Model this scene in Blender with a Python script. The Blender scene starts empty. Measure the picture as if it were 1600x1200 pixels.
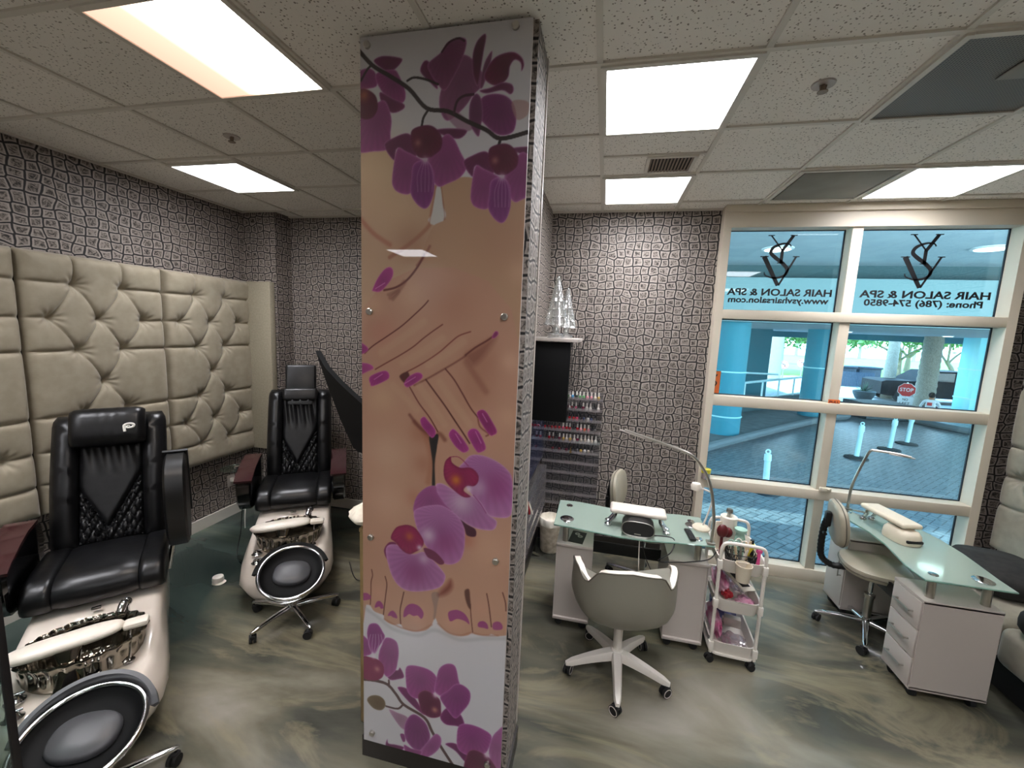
import bpy, bmesh, math, random
import numpy as np
from mathutils import Vector, Matrix, Euler, noise
random.seed(7)
PI = math.pi
R = math.radians
SC = bpy.context.scene
COL = SC.collection
CZ = 3.115            # ceiling height
# ---------------------------------------------------------------- camera, world, sun, exposure
cam_d = bpy.data.cameras.new('camera'); cam = bpy.data.objects.new('camera', cam_d); COL.objects.link(cam)
cam_d.sensor_width = 36.0; cam_d.sensor_fit = 'HORIZONTAL'; cam_d.lens = 644.9 / 1600 * 36.0
cam_d.clip_start = 0.02; cam_d.clip_end = 600
cam.matrix_world = Matrix.Translation((0, 0, 2.04)) @ (Matrix.Rotation(0.213436, 4, 'Z') @ Matrix.Rotation(1.440858, 4, 'X') @ Matrix.Rotation(0.0420020, 4, 'Z'))
SC.camera = cam
SC.view_settings.view_transform = 'Standard'; SC.view_settings.look = 'None'
SC.view_settings.gamma = 1.0; SC.view_settings.use_curve_mapping = False
SC.view_settings.exposure = 1.36
W = bpy.data.worlds.new('sky'); SC.world = W; W.use_nodes = True
bgn = W.node_tree.nodes['Background']
tc = W.node_tree.nodes.new('ShaderNodeTexCoord'); sp = W.node_tree.nodes.new('ShaderNodeSeparateXYZ'); rp = W.node_tree.nodes.new('ShaderNodeValToRGB')
W.node_tree.links.new(tc.outputs['Generated'], sp.inputs[0]); W.node_tree.links.new(sp.outputs['Z'], rp.inputs[0]); W.node_tree.links.new(rp.outputs[0], bgn.inputs[0])
rp.color_ramp.elements[0].position = 0.0; rp.color_ramp.elements[0].color = (0.95, 0.98, 1, 1)
rp.color_ramp.elements[1].position = 0.6; rp.color_ramp.elements[1].color = (0.42, 0.68, 1, 1)
bgn.inputs[1].default_value = 5.0
sd = bpy.data.lights.new('sun', 'SUN'); sd.energy = 4.5; sd.angle = R(0.6); sd.color = (1, .96, .88)
sun = bpy.data.objects.new('sun', sd); COL.objects.link(sun); sun.rotation_euler = (R(32), R(-18), 0)
PANEL_GLOW = 9.0      # radiance of the ceiling light diffusers

# ---------------------------------------------------------------- materials
def lin(c):
    if isinstance(c, str): c = tuple(int(c[i:i+2], 16) for i in (0, 2, 4))
    r = []
    for v in c[:3]:
        v = v / 255 if max(c) > 1 else v
        r.append(v / 12.92 if v <= .04045 else ((v + .055) / 1.055) ** 2.4)
    return (*r, 1)
class NT:
    def __init__(s, name):
        s.m = bpy.data.materials.new(name); s.m.use_nodes = True; s.t = s.m.node_tree; s.n = s.t.nodes; s.l = s.t.links
        s.b = s.n['Principled BSDF']; s.out = s.n['Material Output']
    def node(s, k, **kw):
        x = s.n.new(k)
        for a, v in kw.items():
            if a.startswith('i_'):
                key = a[2:]; key = int(key) if key.isdigit() else key.replace('_', ' ')
                x.inputs[key].default_value = v
            else: setattr(x, a, v)
        return x
    def link(s, a, b): s.l.new(a, b)
    def ramp(s, fac, stops, interp='LINEAR'):
        r = s.node('ShaderNodeValToRGB'); r.color_ramp.interpolation = interp; e = r.color_ramp.elements
        while len(e) < len(stops): e.new(.5)
        for i, (p, c) in enumerate(stops): e[i].position = p; e[i].color = c if len(c) == 4 else (*c, 1)
        s.link(fac, r.inputs[0]); return r.outputs[0]
    def mix(s, fac, a, b, blend='MIX'):
        m = s.node('ShaderNodeMix', data_type='RGBA', blend_type=blend)
        for sock, v in ((m.inputs[0], fac), (m.inputs[6], a), (m.inputs[7], b)):
            if hasattr(v, 'is_output'): s.link(v, sock)
            else: sock.default_value = v
        return m.outputs[2]
    def math(s, op, a, b=0.0):
        m = s.node('ShaderNodeMath', operation=op)
        for sock, v in ((m.inputs[0], a), (m.inputs[1], b)):
            if hasattr(v, 'is_output'): s.link(v, sock)
            else: sock.default_value = v
        return m.outputs[0]
    def bump(s, h, strength=.3, dist=.01):
        b = s.node('ShaderNodeBump', i_Strength=strength, i_Distance=dist); s.link(h, b.inputs['Height']); s.link(b.outputs[0], s.b.inputs['Normal'])
def mat(name, col, rough=.5, metal=0, coat=0, emit=None, es=1, spec=.5, sheen=0):
    x = NT(name); b = x.b; b.inputs['Base Color'].default_value = lin(col); b.inputs['Roughness'].default_value = rough
    b.inputs['Metallic'].default_value = metal; b.inputs['Coat Weight'].default_value = coat; b.inputs['Coat Roughness'].default_value = .08
    b.inputs['Specular IOR Level'].default_value = spec
    if sheen: b.inputs['Sheen Weight'].default_value = sheen; b.inputs['Sheen Roughness'].default_value = .4
    if emit: b.inputs['Emission Color'].default_value = lin(emit); b.inputs['Emission Strength'].default_value = es
    return x.m
def noisy(name, c1, c2, scale, rough=.6, bump=0, detail=4, coat=0, metal=0, sheen=0, dist=.004, spec=.5):
    x = NT(name); t = x.node('ShaderNodeTexCoord'); n = x.node('ShaderNodeTexNoise', i_Scale=scale, i_Detail=detail); x.link(t.outputs['Object'], n.inputs[0])
    x.link(x.ramp(n.outputs[0], [(.35, lin(c1)), (.65, lin(c2))]), x.b.inputs['Base Color'])
    x.b.inputs['Roughness'].default_value = rough; x.b.inputs['Coat Weight'].default_value = coat; x.b.inputs['Metallic'].default_value = metal
    x.b.inputs['Specular IOR Level'].default_value = spec
    if sheen: x.b.inputs['Sheen Weight'].default_value = sheen; x.b.inputs['Sheen Roughness'].default_value = .4
    if bump: x.bump(n.outputs[0], bump, dist)
    return x.m
def glassy(name, tint, gloss=.1, rough=.02, diff=0, dcol='ffffff'):
    x = NT(name); x.n.remove(x.b)
    tr = x.node('ShaderNodeBsdfTransparent'); tr.inputs[0].default_value = lin(tint)
    gl = x.node('ShaderNodeBsdfGlossy'); gl.inputs['Roughness'].default_value = rough; gl.inputs[0].default_value = (1, 1, 1, 1)
    lw = x.node('ShaderNodeLayerWeight'); lw.inputs[0].default_value = .35
    f = x.math('ADD', x.math('MULTIPLY', lw.outputs['Fresnel'], gloss * 2.2), gloss * .4)
    cur = tr.outputs[0]
    if diff:
        d = x.node('ShaderNodeBsdfDiffuse'); d.inputs[0].default_value = lin(dcol); m0 = x.node('ShaderNodeMixShader'); m0.inputs[0].default_value = diff
        x.link(cur, m0.inputs[1]); x.link(d.outputs[0], m0.inputs[2]); cur = m0.outputs[0]
    mx = x.node('ShaderNodeMixShader'); x.link(f, mx.inputs[0]); x.link(cur, mx.inputs[1]); x.link(gl.outputs[0], mx.inputs[2]); x.link(mx.outputs[0], x.out.inputs[0])
    return x.m
def wallpaper():
    x = NT('stone_wallpaper'); uv = x.node('ShaderNodeUVMap')
    n1 = x.node('ShaderNodeTexNoise', i_Scale=7.0, i_Detail=1.0); x.link(uv.outputs[0], n1.inputs[0])
    off = x.node('ShaderNodeVectorMath', operation='SUBTRACT'); x.link(n1.outputs['Color'], off.inputs[0]); off.inputs[1].default_value = (.5, .5, .5)
    sc = x.node('ShaderNodeVectorMath', operation='SCALE'); sc.inputs[3].default_value = .05; x.link(off.outputs[0], sc.inputs[0])
    ad = x.node('ShaderNodeVectorMath', operation='ADD'); x.link(uv.outputs[0], ad.inputs[0]); x.link(sc.outputs[0], ad.inputs[1])
    st = x.node('ShaderNodeVectorMath', operation='MULTIPLY'); st.inputs[1].default_value = (13.2, 14.6, 0); x.link(ad.outputs[0], st.inputs[0])
    e = x.node('ShaderNodeTexVoronoi', voronoi_dimensions='2D', feature='DISTANCE_TO_EDGE', i_Scale=1.0, i_Randomness=.32); x.link(st.outputs[0], e.inputs[0])
    f = x.node('ShaderNodeTexVoronoi', voronoi_dimensions='2D', feature='F1', i_Scale=1.0, i_Randomness=.32); x.link(st.outputs[0], f.inputs[0])
    n2 = x.node('ShaderNodeTexNoise', i_Scale=24.0, i_Detail=3.0, i_Distortion=3.2); of2 = x.node('ShaderNodeVectorMath', operation='ADD'); x.link(uv.outputs[0], of2.inputs[0]); x.link(f.outputs['Color'], of2.inputs[1]); x.link(of2.outputs[0], n2.inputs[0])
    inner = x.ramp(n2.outputs[0], [(.36, lin('2f2b28')), (.48, lin('696159')), (.60, lin('988e86'))])
    rim = x.ramp(e.outputs[0], [(.05, (0, 0, 0)), (.10, (1, 1, 1)), (.15, (.8, .8, .8)), (.24, (.0, .0, .0))])
    cell = x.mix(rim, inner, lin('b2a79e'))
    tone = x.mix(x.math('MULTIPLY', f.outputs['Color'], .5), (1, 1, 1, 1), (.72, .70, .72, 1))
    cell2 = x.mix(1.0, cell, tone, 'MULTIPLY')
    line = x.ramp(e.outputs[0], [(.04, (0, 0, 0)), (.10, (1, 1, 1))])
    x.link(x.mix(line, lin('151112'), cell2), x.b.inputs['Base Color'])
    x.b.inputs['Roughness'].default_value = .62
    x.bump(x.ramp(e.outputs[0], [(.0, (0, 0, 0)), (.25, (1, 1, 1))]), .35, .004)
    return x.m
def epoxy():
    x = NT('marbled_epoxy'); t = x.node('ShaderNodeTexCoord')
    mp = x.node('ShaderNodeMapping'); mp.inputs['Rotation'].default_value = (0, 0, R(32)); mp.inputs['Scale'].default_value = (.55, 1.5, 1); x.link(t.outputs['Object'], mp.inputs[0])
    n = x.node('ShaderNodeTexNoise', i_Scale=1.15, i_Detail=6.0, i_Roughness=.5, i_Distortion=.7); x.link(mp.outputs[0], n.inputs[0])
    n2 = x.node('ShaderNodeTexNoise', i_Scale=.8, i_Detail=2.0, i_Distortion=.6); x.link(t.outputs['Object'], n2.inputs[0])
    n3 = x.node('ShaderNodeTexNoise', i_Scale=1.7, i_Detail=8.0, i_Roughness=.58, i_Distortion=1.3); x.link(mp.outputs[0], n3.inputs[0])
    base = x.ramp(n.outputs[0], [(.28, lin('242621')), (.42, lin('47473f')), (.52, lin('625f51')), (.6, lin('787365')), (.72, lin('8e897e'))])
    ve = x.ramp(n3.outputs[0], [(.5, (0, 0, 0)), (.57, (.34, .34, .34)), (.66, (0, 0, 0))])
    c = x.mix(ve, base, lin('968b6e'))
    # teal-black pour on the far left of the room
    s = x.node('ShaderNodeSeparateXYZ'); x.link(t.outputs['Object'], s.inputs[0])
    k = x.math('ADD', x.math('MULTIPLY', s.outputs[0], -.55), x.math('MULTIPLY', n2.outputs[0], 1.2))
    k = x.math('ADD', k, x.math('MULTIPLY', s.outputs[1], .12))
    tk = x.ramp(x.math('MULTIPLY', k, .4), [(.80, (0, 0, 0)), (.93, (1, 1, 1))])
    teal = x.ramp(n.outputs[0], [(.35, lin('26312f')), (.6, lin('404e49')), (.75, lin('606a5e'))])
    x.link(x.mix(tk, c, teal), x.b.inputs['Base Color'])
    x.b.inputs['Roughness'].default_value = .22; x.b.inputs['Coat Weight'].default_value = .3; x.b.inputs['Coat Roughness'].default_value = .08
    x.bump(n3.outputs[0], .06, .01)
    return x.m
def ceiling_tile():
    x = NT('fissured_tile'); t = x.node('ShaderNodeTexCoord')
    v = x.node('ShaderNodeTexVoronoi', i_Scale=75.0); x.link(t.outputs['Object'], v.inputs[0])
    n = x.node('ShaderNodeTexNoise', i_Scale=60.0, i_Detail=2.0); x.link(t.outputs['Object'], n.inputs[0])
    n2 = x.node('ShaderNodeTexNoise', i_Scale=1.2, i_Detail=2.0); x.link(t.outputs['Object'], n2.inputs[0])
    sp_ = x.ramp(x.math('ADD', v.outputs['Distance'], x.math('MULTIPLY', n.outputs[0], .9)), [(.60, (0, 0, 0)), (.69, (1, 1, 1))])
    base = x.ramp(n2.outputs[0], [(.3, lin('ece7df')), (.7, lin('f0ece4'))])
    x.link(x.mix(sp_, lin('8f887d'), base), x.b.inputs['Base Color']); x.b.inputs['Roughness'].default_value = .9
    return x.m
M = dict(
    wallpaper=wallpaper(), floor=epoxy(), tile=ceiling_tile(),
    grid=mat('grid_white', 'd6d1c6', .5), white_frame=mat('window_frame_white', 'd6cbb8', .45), frame_edge=mat('gasket', '202a38', .6),
    base_white=mat('baseboard_white', 'd8d2c6', .45), base_dark=mat('baseboard_dark', '26221f', .4),
    velvet=noisy('taupe_velvet', '938975', '9e9480', 14, .75, .05, sheen=.35), velvet2=noisy('greige_velvet', '8c8576', '98907f', 14, .8, .05, sheen=.3),
    suede=noisy('flat_taupe_cloth', '938a76', '9d9480', 60, .85, .1),
    chrome=mat('chrome', 'd8d8da', .09, 1), steel=mat('brushed_steel', 'b8b4ac', .28, 1), darkchrome=mat('smoked_mirror_chrome', '8c867c', .07, 1),
    leather=noisy('black_leather', '09090a', '111113', 11, .34, .45, spec=.4, dist=.006), leather2=noisy('black_quilted_leather', '0c0c0d', '161618', 26, .4, .15, spec=.4),
    black=mat('black_plastic', '0b0b0c', .4), blackgloss=mat('black_gloss', '050506', .08, coat=.5), rubber=mat('rubber', '121212', .7), matteblack=mat('matte_black', '050506', .65, spec=.2),
    burgundy=mat('burgundy_lacquer', '35191c', .14, coat=.6), shell=mat('white_fibreglass', 'ddd2c6', .2, coat=.5), white=mat('white_plastic', 'dcd5cb', .35),
    padwhite=mat('white_vinyl', 'e2d9cc', .3), cream=mat('cream_vinyl', 'd8ccb6', .4), lam=mat('white_laminate', 'b6ada5', .38), lamedge=mat('laminate_edge', 'c2b9b0', .5),
    greyvinyl=mat('grey_vinyl', '8c887b', .45), greige=mat('greige_vinyl', 'a39b88', .42), greige_seam=mat('seam', '5d574b', .6),
    pane=glassy('blue_tinted_pane', 'd2e8ee', .10), deskglass=glassy('frosted_green_glass', 'd0ded4', .14, .06, .42, 'c4d4c8'), deskedge=glassy('green_glass_edge', '78b09a', .2, .05, .5, '9cc4b4'),
    acrylic=glassy('clear_acrylic', 'e8e8ea', .09, .04, .04, 'ffffff'), acryledge=glassy('acrylic_edge', 'e4e0e0', .2, .1, .14, 'e8e0e0'), partition=glassy('clear_glass', 'c8d4d0', .1),
    crystal=glassy('crystal', 'dcdeda', .5, .05, .22, 'ffffff'),
    ink=mat('black_vinyl_decal', '0a0a10', .6), logo=mat('logo_white', 'e8e4de', .4),
    wood=noisy('oak', '86704a', '9b8459', 9, .5), towel=noisy('white_towel', 'e4dccd', 'f2ebdc', 40, .95, .3), bag=noisy('bin_liner', 'b9aa94', 'ded2bf', 22, .6, .6, dist=.01),
    screen=mat('tv_screen', '030304', .12, coat=.3), bluemirror=mat('blue_tinted_mirror', '7c86bc', .06, .85),
    red=mat('red', 'a01824', .3), pink=mat('pink', 'd8508c', .4), plum=mat('maroon', '5a1218', .4), mint=mat('mint', '9cc0b0', .4), yellow=mat('yellow', 'd8c838', .5), orange=mat('orange', 'd87038', .5),
    stick=noisy('wood_stick', 'c8ae88', 'd8c09c', 30, .7), paper=mat('paper', 'ded6c8', .8), cloth_pink=noisy('pink_plastic_bag', 'b8507c', 'e0b0c4', 12, .35, .3, coat=.3), clearbag=glassy('cellophane', 'e0d4d8', .35, .12, .18, 'f0d8e0'),
    cable=mat('cable', '141214', .5), cable_w=mat('cable_white', 'cfc8be', .5), charcoal=noisy('charcoal_cloth', '1d1c1b', '2a2826', 20, .9, .1), skirt=mat('dark_plinth', '0e0c0b', .8),
    vent=mat('vent_tan', '8a7a6a', .5), ventdark=mat('vent_dark', '2a241f', .8), gold=mat('gold', 'b08a3c', .3, .9),
)
# ---------------------------------------------------------------- mesh helpers
class MB:
    def __init__(s): s.bm = bmesh.new()
    def _add(s, geom_verts, rot=None, at=None):
        if rot is not None: bmesh.ops.rotate(s.bm, verts=geom_verts, cent=(0, 0, 0), matrix=Euler(rot).to_matrix())
        if at is not None: bmesh.ops.translate(s.bm, verts=geom_verts, vec=Vector(at))
    def box(s, c, d, bev=0, rot=None, seg=2, mi=0):
        g = bmesh.ops.create_cube(s.bm, size=1.0); v = g['verts']
        for q in v: q.co = Vector((q.co.x * d[0], q.co.y * d[1], q.co.z * d[2]))
        if bev:
            bev = min(bev, min(d) * .49)
            ed = list({e for q in v for e in q.link_edges})
            r = bmesh.ops.bevel(s.bm, geom=ed, offset=bev, segments=seg, affect='EDGES', profile=.5)
            v = list({q for f in r['faces'] for q in f.verts} | {q for q in v if q.is_valid})
        if mi:
            for f in {f for q in v for f in q.link_faces}: f.material_index = mi
        s._add(v, rot, c); return s
    def cyl(s, p0, p1, r0, r1=None, seg=16, cap=True):
        r1 = r0 if r1 is None else r1; p0 = Vector(p0); p1 = Vector(p1); d = (p1 - p0); q = d.to_track_quat('Z', 'Y').to_matrix()
        a = [s.bm.verts.new(p0 + q @ Vector((math.cos(2*PI*i/seg) * r0, math.sin(2*PI*i/seg) * r0, 0))) for i in range(seg)]
        b = [s.bm.verts.new(p1 + q @ Vector((math.cos(2*PI*i/seg) * r1, math.sin(2*PI*i/seg) * r1, 0))) for i in range(seg)]
        for i in range(seg): s.bm.faces.new((a[i], a[(i+1) % seg], b[(i+1) % seg], b[i]))
        if cap: s.bm.faces.new(a[::-1]); s.bm.faces.new(b)
        return s
    def rings(s, rs, closed=True, cap=(True, True), loop=False):
        vr = [[s.bm.verts.new(p) for p in r] for r in rs]; n = len(rs[0])
        rng = range(len(vr)) if loop else range(len(vr) - 1)
        for k in rng:
            a, b = vr[k], vr[(k+1) % len(vr)]
            for i in range(n if closed else n - 1):
                try: s.bm.faces.new((a[i], a[(i+1) % n], b[(i+1) % n], b[i]))
                except ValueError: pass
        if closed and not loop:
            if cap[0]: s.bm.faces.new(vr[0][::-1])
            if cap[1]: s.bm.faces.new(vr[-1])
        return s
    def tube(s, pts, r, seg=8, sub=0, closed=False, flat=None):
        pts = [Vector(p) for p in pts]
        if sub: pts = crv(pts, sub, closed)
        n = len(pts); rr = r if hasattr(r, '__len__') else [r] * n
        if len(rr) != n: rr = list(np.interp(np.linspace(0, 1, n), np.linspace(0, 1, len(rr)), rr))
        tan = [(pts[(i+1) % n] - pts[i-1]).normalized() if closed else (pts[min(i+1, n-1)] - pts[max(i-1, 0)]).normalized() for i in range(n)]
        up = Vector((0, 0, 1)) if abs(tan[0].z) < .9 else Vector((1, 0, 0))
        nrm = tan[0].cross(up).normalized(); rs = []
        for i in range(n):
            if i: nrm = (nrm - tan[i] * nrm.dot(tan[i])).normalized()
            bn = tan[i].cross(nrm); fx, fy = (1, 1) if not flat else flat
            rs.append([pts[i] + nrm * math.cos(2*PI*k/seg) * rr[i] * fx + bn * math.sin(2*PI*k/seg) * rr[i] * fy for k in range(seg)])
        return s.rings(rs, loop=closed)
    def lathe(s, prof, c=(0, 0, 0), seg=24, sx=1, sy=1, mod=None, cap=False):
        rs = []
        for k, (r, z) in enumerate(prof):
            rs.append([Vector((c[0] + r * sx * (mod(2*PI*i/seg, k) if mod else 1) * math.cos(2*PI*i/seg), c[1] + r * sy * (mod(2*PI*i/seg, k) if mod else 1) * math.sin(2*PI*i/seg), c[2] + z)) for i in range(seg)])
        return s.rings(rs, cap=(cap or prof[0][0] > 1e-5, cap or prof[-1][0] > 1e-5) if cap is not None else (False, False))
    def prism(s, poly, z0, z1, axis='z'):
        f = {'z': lambda x, y, z: (x, y, z), 'y': lambda x, y, z: (x, z, y), 'x': lambda x, y, z: (z, x, y)}[axis]
        return s.rings([[Vector(f(x, y, z)) for x, y in poly] for z in (z0, z1)])
    def ell(s, c, r, seg=20, rot=None):
        g = bmesh.ops.create_uvsphere(s.bm, u_segments=seg, v_segments=max(6, seg // 2), radius=1.0); v = g['verts']
        for q in v: q.co = Vector((q.co.x * r[0], q.co.y * r[1], q.co.z * r[2]))
        s._add(v, rot, c); return s
    def torus(s, c, r, t, seg=48, ts=10, rot=None, sy=1):
        n0 = len(s.bm.verts); rs = []
        for i in range(seg):
            a = 2*PI*i/seg; rs.append([Vector(((r + t * math.cos(2*PI*k/ts)) * math.cos(a), (r * sy + t * math.cos(2*PI*k/ts)) * math.sin(a), t * math.sin(2*PI*k/ts))) for k in range(ts)])
        s.rings(rs, loop=True); s.bm.verts.ensure_lookup_table(); s._add(s.bm.verts[n0:], rot, c); return s
    def grid(s, P):
        v = [[s.bm.verts.new(p) for p in row] for row in P]
        for i in range(len(v) - 1):
            for j in range(len(v[0]) - 1): s.bm.faces.new((v[i][j], v[i][j+1], v[i+1][j+1], v[i+1][j]))
        return s
    def quad(s, *p): s.bm.faces.new([s.bm.verts.new(q) for q in p]); return s
    def xf(s, m): bmesh.ops.transform(s.bm, matrix=m, verts=s.bm.verts); return s
    def build(s, name, m, parent=None, smooth=40, uv=False, kind=None, fixn=True):
        bm = s.bm
        if fixn: bmesh.ops.recalc_face_normals(bm, faces=bm.faces)
        if smooth:
            for f in bm.faces: f.smooth = True
            for e in bm.edges:
                if len(e.link_faces) == 2 and e.calc_face_angle(0) > R(smooth): e.smooth = False
        if uv:
            L = bm.loops.layers.uv.new('UVMap'); bm.normal_update()
            for f in bm.faces:
                n = f.normal; ax = max(range(3), key=lambda i: abs(n[i]))
                for l in f.loops:
                    p = l.vert.co; l[L].uv = (p.y + .37, p.z) if ax == 0 else ((p.x, p.z) if ax == 1 else (p.x, p.y))
        me = bpy.data.meshes.new(name); bm.to_mesh(me); bm.free()
        for q in (m if isinstance(m, (list, tuple)) else [m]): me.materials.append(M[q] if isinstance(q, str) else q)
        o = bpy.data.objects.new(name, me); COL.objects.link(o)
        if parent is not None: o.parent = parent
        if kind: o['kind'] = kind
        return o
def crv(pts, sub, closed=False):
    n = len(pts); out = []
    for i in range(n if closed else n - 1):
        p0 = pts[i-1] if (closed or i > 0) else pts[0]; p1 = pts[i]; p2 = pts[(i+1) % n]; p3 = pts[(i+2) % n] if (closed or i+2 < n) else pts[-1]
        for k in range(sub):
            t = k / sub; out.append(.5 * ((2*p1) + (-p0 + p2) * t + (2*p0 - 5*p1 + 4*p2 - p3) * t*t + (-p0 + 3*p1 - 3*p2 + p3) * t**3))
    if not closed: out.append(pts[-1])
    return out
def se(cx, cy, a, b, z, n=32, p=2.6):   # superellipse ring
    return [Vector((cx + a * math.copysign(abs(math.cos(t)) ** (2/p), math.cos(t)), cy + b * math.copysign(abs(math.sin(t)) ** (2/p), math.sin(t)), z)) for t in (2*PI*i/n for i in range(n))]
def tag(o, label, cat, group=None):
    o['label'] = label; o['category'] = cat
    if group: o['group'] = group
    return o
def thing(name, label, cat, loc=(0, 0, 0), rz=0, group=None):
    o = bpy.data.objects.new(name, None); o.empty_display_size = .1; COL.objects.link(o); o.location = loc; o.rotation_euler = (0, 0, rz)
    return tag(o, label, cat, group)
def copy_tree(o, parent=None):
    c = o.copy(); COL.objects.link(c); c.parent = parent
    for ch in list(o.children): copy_tree(ch, c)
    return c
def struct(name, mb, m, uv=False, smooth=0): return mb.build(name, m, None, smooth, uv, 'structure')
# ================================================================ the room
struct('floor', MB().box((-.27, .35, -.05), (6.9, 7.2, .1)), 'floor')
struct('ceiling', MB().box((-.27, .35, CZ + .05), (6.9, 7.2, .1)), 'tile')
g = MB()
for k in range(-6, 7):
    x = -.09 + .61 * k
    if -3.68 < x < 3.15: g.box((x, .35, CZ - .004), (.024, 7.1, .010))
for k in range(-8, 5):
    y = 1.83 + .61 * k
    if -3.2 < y < 3.88: g.box((-.27, y, CZ - .005), (6.85, .024, .010))
g.box((.215, 2.735, CZ - .004), (.61, .02, .010)); g.box((-.27, 3.885, CZ - .006), (6.85, .03, .012)); g.box((-3.665, .35, CZ - .006), (.03, 7.1, .012))
struct('trim_1', g, 'grid')
struct('wall_left', MB().box((-3.73, .35, CZ/2), (.1, 7.2, CZ)), 'wallpaper', True)
struct('wall_back', MB().box((-1.393, 3.95, CZ/2), (4.574, .1, CZ)).box((3.055, 3.95, CZ/2), (.19, .1, CZ)).box((1.927, 3.95, 3.075), (2.07, .1, .08)).box((1.927, 3.95, .02), (2.07, .1, .04)), 'wallpaper', True)
struct('wall_right', MB().box((3.2, .35, CZ/2), (.1, 7.2, CZ)), 'wallpaper', True)
struct('wall_front', MB().box((-.27, -3.25, CZ/2), (6.9, .1, CZ)), 'wallpaper', True)
struct('wall_corner', MB().box((-3.49, 3.79, CZ/2), (.38, .22, CZ)), 'wallpaper', True)
struct('wall_divider', MB().box((-.655, 2.845, CZ/2), (.25, 2.11, CZ)), 'wallpaper', True)
struct('wall_column', MB().box((-.64, 1.675, CZ/2), (.69, .23, CZ)), 'wallpaper', True)
struct('trim_2', MB().box((-.2945, 1.782, 1.62), (.008, .02, 2.99)).box((-.303, 1.793, 1.62), (.02, .008, 2.99)), 'lam')
struct('baseboard_left', MB().box((-3.672, .35, .055), (.016, 7.1, .11)).box((-3.49, 3.672, .055), (.38, .016, .11)).box((-3.292, 3.79, .055), (.016, .22, .11)).box((-2.03, 3.892, .055), (2.5, .016, .11)), 'base_white')
struct('baseboard_divider', MB().box((-.522, 2.845, .05), (.016, 2.11, .1)).box((.18, 3.892, .05), (1.42, .016, .1)).box((-.29, 1.675, .05), (.012, .23, .1)).box((-.64, 1.554, .055), (.70, .012, .11)), 'base_dark')

# window: frame of white bars, gaskets, panes
win = bpy.data.objects.new('window_1', None); COL.objects.link(win); win['kind'] = 'structure'; win.location = (.893, 3.84, 0)
X0, X1 = 0.0, 2.067; ZT = 2.985
fr = MB()
fr.box((.0305, .032, 1.472), (.06, .136, 2.94)); fr.box((X1 - .0305, .032, 1.472), (.06, .136, 2.94)); fr.box(((X0+X1)/2, .03, 3.0), (X1, .14, .115)); fr.box(((X0+X1)/2, .015, 3.085), (X1, .17, .055))
for z0, z1 in ((.0, .105), (.73, .815), (1.47, 1.555), (2.21, 2.285)): fr.box(((X0+X1)/2, .03, (z0+z1)/2), (X1, .13, z1 - z0), .004)
fr.box((.97, .035, 1.5), (.075, .11, 2.95), .004)
fo = fr.build('window_frame', 'white_frame', win)
ga = MB(); pn = []
zz = [(.105, .73), (.815, 1.47), (1.555, 2.21), (2.285, 2.945)]
for z0, z1 in zz:
    for a, b in ((.06, .9325), (1.0075, X1 - .06)):
        for bx in (((a+b)/2, .082, z0+.004, b-a, .008), ((a+b)/2, .082, z1-.004, b-a, .008)): ga.box(bx[:3], (bx[3], .012, bx[4]))
        for xx in (a+.004, b-.004): ga.box((xx, .082, (z0+z1)/2), (.008, .012, z1-z0))
        pn.append((a, b, z0, z1))
ga.build('gasket', 'frame_edge', win)
for a, b, z0, z1 in pn: MB().box(((a+b)/2, .09, (z0+z1)/2), (b-a, .006, z1-z0)).build('pane', 'pane', win)

def text_mesh(txt, size, name, m, parent, loc, rot, width=None, bold=.012, ext=.0006, sx=1):
    cu = bpy.data.curves.new(name, 'FONT'); cu.body = txt; cu.size = size; cu.align_x = 'CENTER'; cu.align_y = 'CENTER'; cu.extrude = ext; cu.offset = bold * size; cu.resolution_u = 3
    t = bpy.data.objects.new(name, cu); COL.objects.link(t); bpy.context.view_layer.update()
    me = bpy.data.meshes.new_from_object(t.evaluated_get(bpy.context.evaluated_depsgraph_get())); bpy.data.objects.remove(t)
    xs = [v.co.x for v in me.vertices]; w = max(xs) - min(xs); cx = (max(xs) + min(xs)) / 2; k = (width / w) if width else 1
    for v in me.vertices: v.co.x = (v.co.x - cx) * k
    me.materials.clear(); me.materials.append(M[m]); o = bpy.data.objects.new(name, me); COL.objects.link(o); o.parent = parent; o.location = loc; o.rotation_euler = rot; return o
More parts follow.
